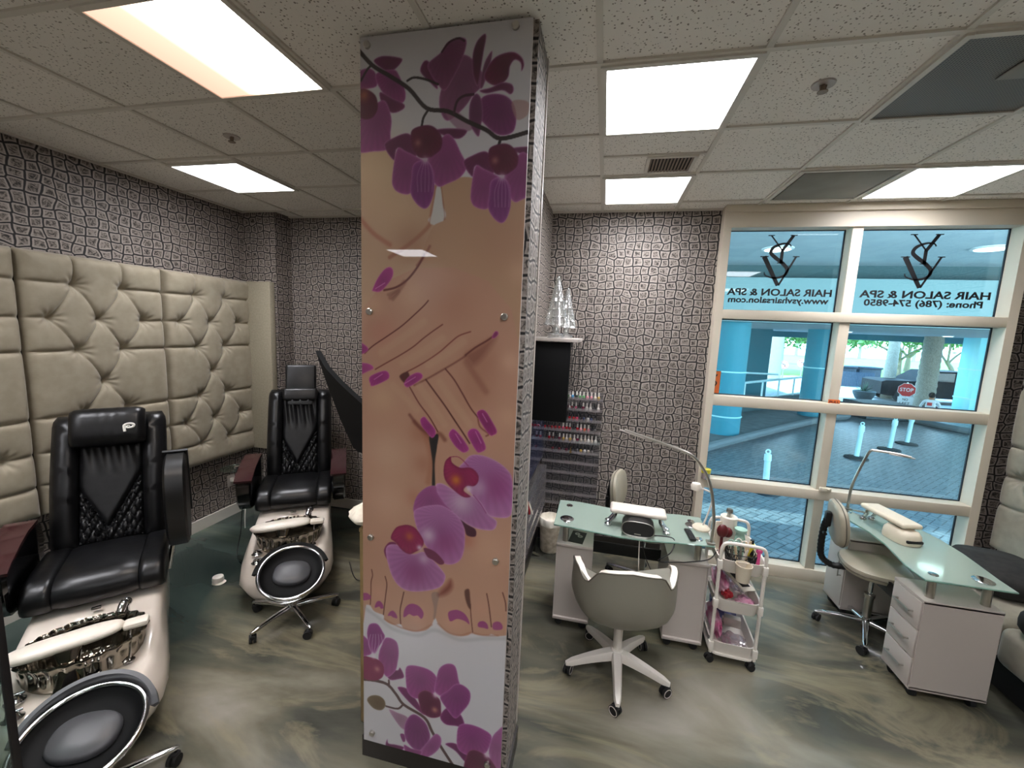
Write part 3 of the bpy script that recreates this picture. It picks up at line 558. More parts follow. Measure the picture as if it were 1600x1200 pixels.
('p',(150,24,80),(112,14,56),0.006,0.0007,1,[(0.133,1.021),(0.155,1.067),(0.187,1.085),(0.219,1.09),(0.252,1.076),(0.284,1.029),(0.274,0.995),(0.248,0.975),(0.221,0.96),(0.188,0.971),(0.155,1.003)]),
('b',(190,100,50),None,0.0238,0.0007,0.8,[(0.22,1.04)]),
('b',(214,196,210),None,0.0152,0.0007,0.85,[(0.266,0.997)]),
('l',(150,24,80),None,0.0014,0.0019,0.9,[(0.391,1.406),(0.431,1.41),(0.472,1.378)]),
('l',(142,48,112),None,0.0019,0.0024,0.8,[(0.497,1.259),(0.526,1.228),(0.552,1.191)]),
('p',(100,24,74),(176,108,164),0.002,0.001,1,[(0.056,2.898),(0.089,2.914),(0.148,2.906),(0.173,2.893),(0.141,2.863),(0.109,2.86)]),
('p',(134,48,112),(176,108,164),0.002,0.001,1,[(-0.018,2.86),(0.029,2.878),(0.063,2.859),(0.069,2.814),(0.029,2.806),(-0.018,2.809)]),
('p',(134,48,112),(176,108,164),0.002,0.001,1,[(0.063,2.853),(0.135,2.864),(0.161,2.84),(0.187,2.777),(0.168,2.746),(0.096,2.784)]),
('p',(100,24,74),(176,108,164),0.002,0.001,1,[(0.082,2.791),(0.135,2.764),(0.181,2.742),(0.175,2.723),(0.129,2.715),(0.089,2.751)]),
('p',(134,48,112),(176,108,164),0.003,0.001,1,[(-0.019,2.707),(0.029,2.727),(0.076,2.757),(0.106,2.755),(0.129,2.698),(0.126,2.647),(0.12,2.59),(0.055,2.582),(-0.02,2.591)]),
('p',(90,14,50),None,0,0.0013,1,[(-0.018,2.792),(0.016,2.807),(0.062,2.781),(0.072,2.735),(0.049,2.703),(0.008,2.702),(-0.019,2.73)]),
('b',(170,96,60),None,0.026,0.001,0.8,[(0.015,2.784)]),
('p',(124,60,104),(176,108,164),0.002,0.001,1,[(0.374,2.875),(0.422,2.887),(0.471,2.841),(0.49,2.792),(0.45,2.753),(0.415,2.712),(0.354,2.673),(0.322,2.719),(0.327,2.783)]),
('p',(100,24,74),(176,108,164),0.002,0.001,1,[(0.244,2.849),(0.256,2.88),(0.275,2.881),(0.294,2.85),(0.314,2.784),(0.276,2.814)]),
('p',(116,44,92),(176,108,164),0.002,0.001,1,[(0.275,2.873),(0.324,2.906),(0.348,2.936),(0.396,2.947),(0.42,2.931),(0.404,2.873),(0.369,2.812),(0.339,2.777),(0.308,2.806),(0.282,2.841)]),
('l',(60,10,42),None,0.0052,0.0026,0.9,[(0.327,2.906),(0.354,2.935),(0.39,2.945),(0.411,2.934)]),
('p',(150,100,130),None,0,0.0019,0.7,[(0.347,2.695),(0.39,2.703),(0.453,2.645),(0.404,2.637)]),
('p',(88,22,60),(176,108,164),0.002,0.001,1,[(0.448,2.817),(0.443,2.88),(0.456,2.925),(0.482,2.949),(0.492,2.94),(0.484,2.892),(0.477,2.846),(0.467,2.783)]),
('p',(110,44,86),(176,108,164),0.002,0.001,1,[(0.473,2.783),(0.488,2.855),(0.513,2.892),(0.514,2.868),(0.501,2.823),(0.485,2.777)]),
('p',(98,14,58),(176,108,164),0.0015,0.001,1,[(0.49,2.803),(0.495,2.834),(0.529,2.872),(0.586,2.883),(0.621,2.864),(0.632,2.837),(0.623,2.818),(0.619,2.844),(0.598,2.856),(0.582,2.837),(0.578,2.806),(0.561,2.787),(0.526,2.779)]),
('p',(100,24,74),(176,108,164),0.002,0.001,1,[(0.473,2.767),(0.515,2.774),(0.555,2.787),(0.59,2.779),(0.598,2.758),(0.586,2.746),(0.556,2.761),(0.498,2.755)]),
('p',(112,34,96),(176,108,164),0.003,0.001,1,[(0.48,2.74),(0.521,2.753),(0.568,2.744),(0.599,2.716),(0.612,2.673),(0.605,2.626),(0.574,2.612),(0.538,2.619),(0.495,2.654),(0.47,2.687)]),
('p',(104,40,88),(176,108,164),0.003,0.001,1,[(0.438,2.727),(0.459,2.758),(0.48,2.74),(0.488,2.686),(0.483,2.654),(0.475,2.613),(0.453,2.634),(0.437,2.668)]),
('p',(172,130,124),None,0,0.0019,0.7,[(0.593,2.722),(0.65,2.718),(0.652,2.676),(0.613,2.662)]),
('l',(36,22,26),None,0.013,0.0019,1,[(-0.017,2.954),(0.049,2.887),(0.122,2.843),(0.2,2.793),(0.271,2.722),(0.353,2.706),(0.428,2.668),(0.502,2.634),(0.557,2.602),(0.655,2.618)]),
('l',(36,22,26),None,0.0065,0.0019,1,[(0.193,2.821),(0.219,2.83),(0.263,2.821),(0.314,2.8)]),
('l',(36,22,26),None,0.0072,0.0019,1,[(0.278,2.716),(0.259,2.69),(0.253,2.662)]),
('l',(60,20,44),None,0.0072,0.0019,1,[(0.378,2.699),(0.389,2.736),(0.413,2.753),(0.45,2.756)]),
('l',(36,22,26),None,0.0065,0.0019,1,[(0.002,2.836),(0.029,2.873),(0.049,2.887)]),
('l',(36,22,26),None,0.0091,0.0019,1,[(0.557,2.602),(0.551,2.58)]),
('p',(100,24,74),(176,108,164),0.0025,0.001,1,[(0.099,2.603),(0.143,2.629),(0.195,2.64),(0.221,2.614),(0.229,2.551),(0.156,2.589),(0.14,2.546)]),
('p',(100,24,74),(176,108,164),0.0025,0.001,1,[(0.304,2.643),(0.354,2.648),(0.429,2.638),(0.405,2.61),(0.355,2.618)]),
('p',(134,48,112),(176,108,164),0.0035,0.001,1,[(0.153,2.586),(0.189,2.576),(0.242,2.551),(0.261,2.533),(0.23,2.471),(0.21,2.425),(0.171,2.425),(0.14,2.445),(0.133,2.486)]),
('p',(134,48,112),(176,108,164),0.0035,0.001,1,[(0.274,2.538),(0.305,2.587),(0.349,2.628),(0.38,2.611),(0.406,2.566),(0.432,2.515),(0.409,2.476),(0.359,2.455),(0.321,2.446),(0.288,2.486)]),
('p',(118,34,110),(176,108,164),0.0035,0.001,1,[(0.222,2.529),(0.268,2.541),(0.3,2.508),(0.307,2.44),(0.293,2.388),(0.27,2.367),(0.237,2.384),(0.21,2.425),(0.213,2.477)]),
('l',(168,120,160),None,0.0013,0.0026,0.5,[(0.255,2.53),(0.237,2.488),(0.24,2.43)]),
('l',(168,120,160),None,0.0013,0.0026,0.5,[(0.263,2.53),(0.253,2.487),(0.254,2.43)]),
('l',(168,120,160),None,0.0013,0.0026,0.5,[(0.27,2.53),(0.269,2.487),(0.269,2.429)]),
('l',(168,120,160),None,0.0013,0.0026,0.5,[(0.278,2.529),(0.284,2.486),(0.283,2.429)]),
('l',(168,120,160),None,0.0013,0.0026,0.5,[(0.286,2.529),(0.3,2.486),(0.297,2.429)]),
('p',(92,14,50),(100,24,74),0.004,0.001,1,[(0.208,2.626),(0.218,2.653),(0.266,2.664),(0.304,2.654),(0.333,2.619),(0.331,2.58),(0.306,2.559),(0.28,2.549),(0.242,2.553),(0.215,2.586)]),
('b',(190,130,110),None,0.0169,0.001,0.6,[(0.238,2.604)]),
('b',(190,160,180),None,0.0169,0.001,0.9,[(0.268,2.541)]),
('p',(100,24,74),(176,108,164),0.0025,0.001,1,[(0.418,2.527),(0.455,2.551),(0.501,2.562),(0.525,2.538),(0.533,2.48),(0.468,2.514),(0.455,2.475)]),
('p',(100,24,74),(176,108,164),0.0025,0.001,1,[(0.597,2.565),(0.641,2.571),(0.707,2.563),(0.687,2.536),(0.642,2.543)]),
('p',(134,48,112),(176,108,164),0.0035,0.001,1,[(0.465,2.511),(0.497,2.502),(0.544,2.48),(0.562,2.463),(0.535,2.406),(0.519,2.364),(0.484,2.364),(0.457,2.381),(0.45,2.419)]),
('p',(134,48,112),(176,108,164),0.0035,0.001,1,[(0.573,2.468),(0.599,2.514),(0.636,2.552),(0.665,2.537),(0.689,2.495),(0.713,2.448),(0.693,2.412),(0.649,2.393),(0.616,2.384),(0.586,2.421)]),
('p',(118,34,110),(176,108,164),0.0035,0.001,1,[(0.528,2.459),(0.567,2.471),(0.597,2.441),(0.604,2.378),(0.593,2.331),(0.573,2.311),(0.544,2.326),(0.519,2.364),(0.521,2.412)]),
('l',(168,120,160),None,0.0013,0.0026,0.5,[(0.556,2.461),(0.542,2.422),(0.545,2.369)]),
('l',(168,120,160),None,0.0013,0.0026,0.5,[(0.563,2.461),(0.555,2.421),(0.558,2.368)]),
('l',(168,120,160),None,0.0013,0.0026,0.5,[(0.57,2.46),(0.569,2.421),(0.571,2.368)]),
('l',(168,120,160),None,0.0013,0.0026,0.5,[(0.577,2.46),(0.583,2.421),(0.583,2.368)]),
('l',(168,120,160),None,0.0013,0.0026,0.5,[(0.583,2.46),(0.596,2.42),(0.596,2.368)]),
('p',(92,14,50),(100,24,74),0.004,0.001,1,[(0.513,2.549),(0.521,2.574),(0.563,2.585),(0.597,2.576),(0.623,2.544),(0.622,2.508),(0.6,2.488),(0.578,2.478),(0.544,2.482),(0.52,2.512)]),
('b',(190,130,110),None,0.0161,0.001,0.6,[(0.539,2.529)]),
('b',(190,160,180),None,0.0161,0.001,0.9,[(0.567,2.471)]),
('l',(88,62,62),None,0.0125,0.0016,1,[(-0.01,0.31),(0.055,0.319),(0.119,0.315),(0.163,0.275),(0.201,0.233),(0.301,0.194),(0.339,0.133),(0.383,0.068),(0.452,-0.023)]),
('l',(88,62,62),None,0.0073,0.0016,1,[(0.195,0.231),(0.17,0.205),(0.113,0.203)]),
('l',(88,62,62),None,0.0073,0.0016,1,[(0.128,0.305),(0.126,0.337)]),
('p',(104,84,62),(130,112,90),0.003,0.0008,1,[(0.017,0.208),(0.035,0.236),(0.074,0.247),(0.103,0.233),(0.109,0.202),(0.087,0.175),(0.048,0.176)]),
('p',(160,118,146),(190,150,176),0.002,0.0008,1,[(0.127,0.19),(0.17,0.185),(0.221,0.173),(0.228,0.122),(0.196,0.107),(0.158,0.143)]),
('p',(112,30,92),(184,120,176),0.0025,0.0008,1,[(0.099,0.42),(0.163,0.397),(0.181,0.414),(0.201,0.374),(0.175,0.355),(0.125,0.344)]),
('p',(142,52,124),(184,120,176),0.003,0.0008,1,[(0.074,0.433),(0.099,0.528),(0.124,0.549),(0.162,0.538),(0.174,0.494),(0.169,0.436),(0.156,0.389),(0.112,0.353)]),
('p',(142,52,124),(184,120,176),0.003,0.0008,1,[(-0.015,0.528),(0.01,0.527),(0.036,0.495),(0.042,0.452),(-0.003,0.428),(-0.016,0.438)]),
('p',(136,48,124),(184,120,176),0.003,0.0008,1,[(0.029,0.487),(0.018,0.542),(0.027,0.588),(0.049,0.603),(0.074,0.601),(0.096,0.571),(0.106,0.545),(0.08,0.498),(0.055,0.454)]),
('l',(204,168,206),None,0.001,0.0021,0.6,[(0.042,0.452),(0.026,0.493),(0.036,0.545)]),
('l',(204,168,206),None,0.001,0.0021,0.6,[(0.046,0.452),(0.043,0.496),(0.049,0.548)]),
('l',(204,168,206),None,0.001,0.0021,0.6,[(0.05,0.453),(0.059,0.5),(0.061,0.551)]),
('l',(204,168,206),None,0.001,0.0021,0.6,[(0.054,0.454),(0.076,0.504),(0.074,0.554)]),
('l',(204,168,206),None,0.001,0.0021,0.6,[(0.058,0.455),(0.092,0.507),(0.087,0.556)]),
('p',(130,26,80),None,0,0.0016,1,[(-0.006,0.421),(0.036,0.431),(0.074,0.427),(0.1,0.401),(0.096,0.349),(0.055,0.319),(-0.007,0.324)]),
('b',(200,160,140),None,0.0177,0.0008,0.6,[(0.068,0.38)]),
('b',(222,204,224),None,0.0135,0.0008,0.9,[(0.05,0.439)]),
('p',(112,30,92),(184,120,176),0.002,0.0008,1,[(0.169,0.309),(0.213,0.319),(0.251,0.284),(0.276,0.252),(0.301,0.207),(0.239,0.242)]),
('p',(142,52,124),(184,120,176),0.003,0.0008,1,[(0.257,0.279),(0.219,0.302),(0.208,0.363),(0.209,0.42),(0.237,0.439),(0.297,0.441),(0.34,0.426),(0.362,0.388),(0.348,0.334),(0.324,0.303)]),
('p',(142,52,124),(184,120,176),0.003,0.0008,1,[(0.348,0.334),(0.355,0.411),(0.369,0.458),(0.404,0.486),(0.439,0.481),(0.455,0.423),(0.459,0.387),(0.408,0.324)]),
('p',(112,30,92),(184,120,176),0.003,0.0008,1,[(0.374,0.22),(0.409,0.274),(0.468,0.258),(0.489,0.2),(0.446,0.192),(0.399,0.188)]),
('p',(132,44,118),(184,120,176),0.003,0.0008,1,[(0.372,0.315),(0.407,0.355),(0.441,0.395),(0.476,0.4),(0.509,0.375),(0.508,0.325),(0.48,0.274),(0.446,0.23),(0.409,0.261)]),
('p',(96,20,64),(150,70,110),0.003,0.0008,1,[(0.269,0.301),(0.299,0.331),(0.336,0.325),(0.372,0.302),(0.379,0.253),(0.374,0.22),(0.332,0.202),(0.289,0.217),(0.276,0.252)]),
('b',(206,160,120),None,0.0177,0.0008,0.7,[(0.349,0.246)]),
('b',(222,190,214),None,0.0156,0.0008,0.9,[(0.351,0.319)]),
('p',(112,30,92),(184,120,176),0.002,0.0008,1,[(0.45,0.067),(0.401,0.089),(0.449,0.106),(0.503,0.07),(0.534,0.015),(0.493,0.028)]),
('p',(142,52,124),(184,120,176),0.003,0.0008,1,[(0.503,0.064),(0.461,0.084),(0.454,0.14),(0.464,0.2),(0.511,0.219),(0.575,0.211),(0.613,0.184),(0.596,0.11),(0.568,0.083)]),
('p',(154,76,136),(184,120,176),0.003,0.0008,1,[(0.602,0.099),(0.613,0.178),(0.637,0.222),(0.665,0.236),(0.672,0.056),(0.627,0.043)]),
('p',(96,20,64),(150,70,110),0.003,0.0008,1,[(0.503,0.064),(0.532,0.098),(0.579,0.092),(0.614,0.071),(0.64,0.008),(0.5,-0.035)]),
('b',(222,190,214),None,0.0166,0.0008,0.9,[(0.594,0.087)]),
('p',(142,52,124),(112,30,92),0.003,0.0008,1,[(0.184,0.077),(0.203,0.082),(0.209,0.051),(0.197,0.044)]),
('p',(112,30,92),(184,120,176),0.002,0.0008,1,[(0.11,0.002),(0.12,0.035),(0.126,0.014),(0.165,0.018),(0.203,0.016),(0.184,-0.01),(0.126,-0.013)]),
('p',(124,48,112),(184,120,176),0.004,0.0008,1,[(0.209,0.064),(0.205,0.129),(0.227,0.181),(0.258,0.199),(0.302,0.175),(0.324,0.136),(0.328,0.091),(0.291,0.021),(0.247,0.022)]),
('p',(150,70,134),(184,120,176),0.004,0.0008,1,[(0.273,0.003),(0.328,0.091),(0.357,0.129),(0.382,0.113),(0.377,0.066),(0.341,0.016),(0.292,-0.018)]),
('p',(138,56,120),(184,120,176),0.003,0.0008,1,[(0.203,0.029),(0.241,0.02),(0.291,0.021),(0.273,-0.017),(0.216,-0.014)])]
def paint(w, h, nx, nz):
    X, Z = np.meshgrid(np.linspace(0, w, nx), np.linspace(0, h, nz)); C = np.empty(X.shape + (3,)); C[:] = np.array([200, 198, 202.]) ; dx = w / nx
    for kind, col, edge, ew, soft, al, pts in ART:
        col = np.array(col, float); soft = max(soft, dx * .9)
        if kind == 'b':
            (cx, cz), r = pts[0], max(ew, dx); d2 = ((X - cx) ** 2 + (Z - cz) ** 2) / (r * r); A = al * np.exp(-d2 * 1.6); C += (col - C) * A[..., None]; continue
        P = [Vector((p[0], p[1], 0)) for p in pts]
        if len(P) > 2: P = crv(P, 5, kind == 'p')
        P = np.array([(p.x, p.y) for p in P]); pad = soft * 3 + (ew if kind == 'l' else 0)
        x0, z0 = P.min(0) - pad; x1, z1 = P.max(0) + pad
        i0, i1 = max(0, int(z0 / h * nz)), min(nz, int(z1 / h * nz) + 2); j0, j1 = max(0, int(x0 / w * nx)), min(nx, int(x1 / w * nx) + 2)
        if i0 >= i1 or j0 >= j1: continue
        x = X[i0:i1, j0:j1]; z = Z[i0:i1, j0:j1]; D = np.full(x.shape, 1e9); ins = np.zeros(x.shape, bool); n = len(P)
        for k in range(n if kind == 'p' else n - 1):
            a = P[k]; b = P[(k+1) % n]; e = b - a; L = max(e @ e, 1e-12); t = np.clip(((x - a[0]) * e[0] + (z - a[1]) * e[1]) / L, 0, 1)
            D = np.minimum(D, np.hypot(x - a[0] - t * e[0], z - a[1] - t * e[1]))
            if kind == 'p' and abs(e[1]) > 1e-12:
                c = (a[1] > z) != (b[1] > z); ins ^= c & (x < a[0] + (z - a[1]) * e[0] / e[1])
        sub = C[i0:i1, j0:j1]
        if kind == 'p':
            sd = np.where(ins, D, -D); A = al * np.clip(sd / soft * .5 + .5, 0, 1)
            c = np.broadcast_to(col, x.shape + (3,)).copy()
            if edge is not None: m = np.exp(-np.maximum(sd, 0) / max(ew, dx)) * .85; c += (np.array(edge, float) - c) * m[..., None]
            if edge is not None:
                mc = P.mean(0); big = (x1 - x0) > .035; ang = np.arctan2(z - mc[1] - .3 * (z1 - z0), x - mc[0]); rr_ = np.hypot(x - mc[0], z - mc[1]) / max(x1 - x0, z1 - z0)
                vein = 1 + (.03 * np.sin(ang * 30) * np.clip(rr_ * 3, 0, 1) if big else 0) + .30 * (rr_ - .28)
            c = c * (vein[..., None] if edge is not None else 1)
        else:
            A = al * np.exp(-(np.maximum(0, D - ew / 2) / (soft * .5)) ** 2); c = np.broadcast_to(col, x.shape + (3,))
        sub += (c - sub) * A[..., None]
    return C
pw, ph = .657, 2.985; NX, NZ = 262, 1190
t = thing('orchid_print_panel', 'tall acrylic print of manicured hands, feet and purple orchids on the column', 'wall art', (-.967, 1.532, .115))
pc = paint(pw, ph, NX, NZ); pc = pc * .86 + pc.mean(-1, keepdims=True) * .13
me = bpy.data.meshes.new('print'); xs = np.linspace(0, pw, NX); zs = np.linspace(0, ph, NZ); XX, ZZ = np.meshgrid(xs, zs)
co = np.stack([XX, np.full(XX.shape, -.0065), ZZ], -1).reshape(-1, 3).astype(np.float32)
idx = np.arange(NX * NZ).reshape(NZ, NX); q = np.stack([idx[:-1, :-1], idx[:-1, 1:], idx[1:, 1:], idx[1:, :-1]], -1).reshape(-1, 4)
me.vertices.add(len(co)); me.vertices.foreach_set('co', co.ravel()); me.loops.add(q.size); me.loops.foreach_set('vertex_index', q.ravel().astype(np.int32))
me.polygons.add(len(q)); me.polygons.foreach_set('loop_start', np.arange(0, q.size, 4, dtype=np.int32)); me.polygons.foreach_set('loop_total', np.full(len(q), 4, dtype=np.int32)); me.update(calc_edges=True)
at = me.color_attributes.new('ink', 'FLOAT_COLOR', 'POINT'); v = np.clip(pc, 0, 255) / 255 * .93; v = np.where(v <= .04045, v / 12.92, ((v + .055) / 1.055) ** 2.4)
at.data.foreach_set('color', np.concatenate([v, np.ones(v.shape[:2] + (1,))], -1).astype(np.float32).ravel())
x = NT('acrylic_print'); a_ = x.node('ShaderNodeAttribute', attribute_name='ink'); x.link(a_.outputs['Color'], x.b.inputs['Base Color']); x.b.inputs['Roughness'].default_value = .35
x.b.inputs['Coat Weight'].default_value = 1.0; x.b.inputs['Coat Roughness'].default_value = .015; x.b.inputs['Coat IOR'].default_value = 1.55
me.materials.append(x.m); po = bpy.data.objects.new('print', me); COL.objects.link(po); po.parent = t
MB().box((pw/2, 0, ph/2), (pw, .012, ph), .001).build('acrylic_sheet', 'lam', t)
for sx, sz in ((.03, 2.955), (.597, 2.962), (.037, 1.975), (.597, 1.973), (.04, 1.01), (.60, .993), (.044, .048), (.598, .047)):
    MB().lathe([(0, .012), (.010, .012), (.0135, .009), (.0135, 0)], seg=20).cyl((0, 0, 0), (0, 0, -.03), .009).xf(Matrix.Translation((sx, -.0065, sz)) @ Matrix.Rotation(R(90), 4, 'X')).build('standoff_bolt', 'steel', t)
t = thing('wooden_stand', 'narrow oak board stand against the left side of the orchid column', 'stand', (-1.043, 1.92, 0)); MB().box((0, 0, .52), (.1, .45, 1.04), .004).build('body', 'wood', t); MB().box((0, 0, 1.05), (.104, .455, .02), .003).build('top', 'wood', t)
mb = MB(); rs = []
for k in range(9):
    a = k / 8; r = .085 * math.sin(PI * min(.98, .1 + a * .9)) + .012
    rs.append([Vector((-1.055 + r * (1 + .22 * math.sin(3*p + k)) * math.cos(p) - .02, 1.78 + r * 1.3 * (1 + .15 * math.cos(2*p + k*.7)) * math.sin(p), 1.062 + .002 + .10 * a + .012 * math.sin(2*p + k) * a)) for p in (2*PI*i/20 for i in range(20))])
tag(mb.rings(rs).build('towel', 'towel', None, 60), 'crumpled white towel on the oak stand behind the column', 'towel')
# ================================================================ pedicure chairs
def caster(root, x, y, r=.027, hub='black', ang=0.0, name='caster'):
    c, s = math.cos(ang), math.sin(ang)
    def L(a, b, z): return (x + c*a - s*b, y + s*a + c*b, z)
    m = MB()
    for sgn in (-1, 1): m.cyl(L(-.012, sgn * .005, r), L(-.012, sgn * .02, r), r, seg=20)
    m.cyl(L(-.012, -.018, r), L(-.012, .018, r), .007).cyl(L(0, 0, r), L(0, 0, r * 2 + .022), .007, seg=10)
    m.box(L(-.004, 0, r * 1.75), (.034, .03, r * .8), .006, rot=(0, 0, ang))
    o = m.build(name, 'rubber', root)
    if hub != 'black':
        k = MB()
        for sgn in (-1, 1): k.torus(L(-.012, sgn * .0205, r), r * .82, .0022, 20, 6, rot=(R(90), 0, ang))
        k.build('caster_rim', hub, o)
    return o
def hood(mb, pts, w0, w1, h0, h1):   # tapered spoke from hub to tip
    pass
def star(root, Rr, n, ph, m, zh=.085, zt=.068, w=(.05, .028), t=(.034, .02), hubr=.036, rc=.027, rim='black', name='base_leg'):
    for i in range(n):
        a = ph + 2*PI*i/n; d = Vector((math.cos(a), math.sin(a), 0)); q = Vector((-d.y, d.x, 0)); rs = []
        for k in range(9):
            u = k / 8; p = d * (hubr * .6 + (Rr + .012 - hubr * .6) * u); ww = w[0] + (w[1] - w[0]) * u; tt = t[0] + (t[1] - t[0]) * u; z = zh + (zt - zh) * u + .006 * math.sin(PI * u)
            if k == 8: ww *= .55; tt *= .7
            rs.append([p + q * (ww/2) * cx + Vector((0, 0, z + (tt/2) * cz)) for cx, cz in ((-1, -1), (1, -1), (1, .5), (.7, 1), (-.7, 1), (-1, .5))])
        MB().rings(rs).build(name, m, root, 50)
        caster(root, d.x * Rr, d.y * Rr, rc, rim, a + .9)
    return MB().lathe([(hubr, zh - .03), (hubr * 1.05, zh), (hubr * .9, zh + .03), (hubr * .7, zh + .035)], seg=24).build('hub', m, root)
def shell_mesh():
    prof = []   # y, half width top, z top, half width mid, half width bottom, z bottom
    for y, wt, zt, wm, wb, zb in ((.58, .20, .40, .22, .20, .02), (.50, .25, .44, .26, .24, .02), (.2, .27, .45, .28, .25, .02), (.02, .27, .435, .285, .25, .02), (-.12, .272, .415, .30, .25, .02),
                                (-.28, .276, .375, .312, .24, .02), (-.42, .272, .325, .315, .23, .02), (-.52, .25, .285, .30, .21, .025), (-.585, .20, .24, .25, .17, .04), (-.62, .13, .19, .16, .12, .07)):
        zm = zb + (zt - zb) * .52; rr = .035
        ring = []
        for sx in (1, -1):
            pts = [(wb, zb), (wb + (wm-wb)*.6, zb + (zm-zb)*.5), (wm, zm), (wm - (wm-wt)*.35, zm + (zt-zm)*.55), (wt + .004, zt - rr), (wt - .008, zt - .008), (wt - rr, zt), (wt * .5, zt)]
            pts = [(sx * a, b) for a, b in pts]; ring += pts if sx == 1 else pts[::-1]
        prof.append([Vector((a, y, b)) for a, b in ring])
    return MB().rings(prof)
def build_base(t):
    o = shell_mesh().build('base_shell', 'shell', t, 50)
    cut = MB().lathe([(1, 0), (1, .5)], (0, -.29, .24), 48, .222, .172, cap=True).build('cutter', 'shell', t); 
    md = o.modifiers.new('b', 'BOOLEAN'); md.object = cut; md.operation = 'DIFFERENCE'; md.solver = 'EXACT'
    bpy.context.view_layer.update(); me = bpy.data.meshes.new_from_object(o.evaluated_get(bpy.context.evaluated_depsgraph_get())); o.modifiers.clear(); o.data = me; bpy.data.objects.remove(cut)
    fl = lambda a, k: 1 + (.022 * math.cos(26 * a) if 1 < k < 12 else 0)
    MB().lathe([(1.0, .27), (1.0, .33), (.99, .40), (1.02, .425), (1.06, .437), (1.075, .445), (1.06, .452), (1.02, .447), (.97, .42), (.92, .35), (.86, .29), (.7, .262), (.3, .255), (0, .255)], (0, -.29, 0), 208, .222, .172, mod=fl).build('footbath', 'darkchrome', t, 60)
    return o
def logo_p(parent, loc, rot, s):
    m = MB(); m.tube([(-.5, 0, -.9), (-.5, 0, -.1), (-.45, 0, .2), (-.1, 0, .42), (.45, 0, .4), (.8, 0, .12), (.7, 0, -.2), (.3, 0, -.32), (-.1, 0, -.26), (-.2, 0, -.05), (.05, 0, .1), (.3, 0, .0)], [.2, .22, .22, .19, .2, .23, .2, .18, .15, .12, .1, .08], 8, 4)
    m.xf(Matrix.Diagonal((s, s, s, 1))); o = m.build('logo', 'logo', parent); o.location = loc; o.rotation_euler = rot; return o
def quilt(w, h, T, pw_):
    nx, nz = 56, 90; xs = np.linspace(-w/2, w/2, nx); zs = np.linspace(0, h, nz); P = []
    for z in zs:
        row = []
        for x in xs:
            e = min(w/2 - abs(x), z, h - z); y = 1 - math.exp(-max(e, 0) / .012)
            # V seam: two lines meeting low; quilted diamonds beneath/outside it
            vz = .09 + abs(x + .02) * 2.0 ; dv = (z - vz) * .45
            y *= 1 - .7 * math.exp(-abs(dv) / .006); vz2 = vz - .11; y *= 1 - .45 * math.exp(-abs((z - vz2) * .45) / .005)
            if z < vz:
                u = (x * 2.0 + z) / .085; v = (x * 2.0 - z) / .085; du = abs(u - round(u)); dd = abs(v - round(v)); y *= 1 - .45 * math.exp(-min(du, dd) / .06)
            elif z > .42: y *= 1 + .1 * math.sin(x * 90 + z * 11) * max(0, (z - .42) / .1)
            row.append(Vector((x, -T * y, z)))
        P.append(row)
    return MB().grid(P)
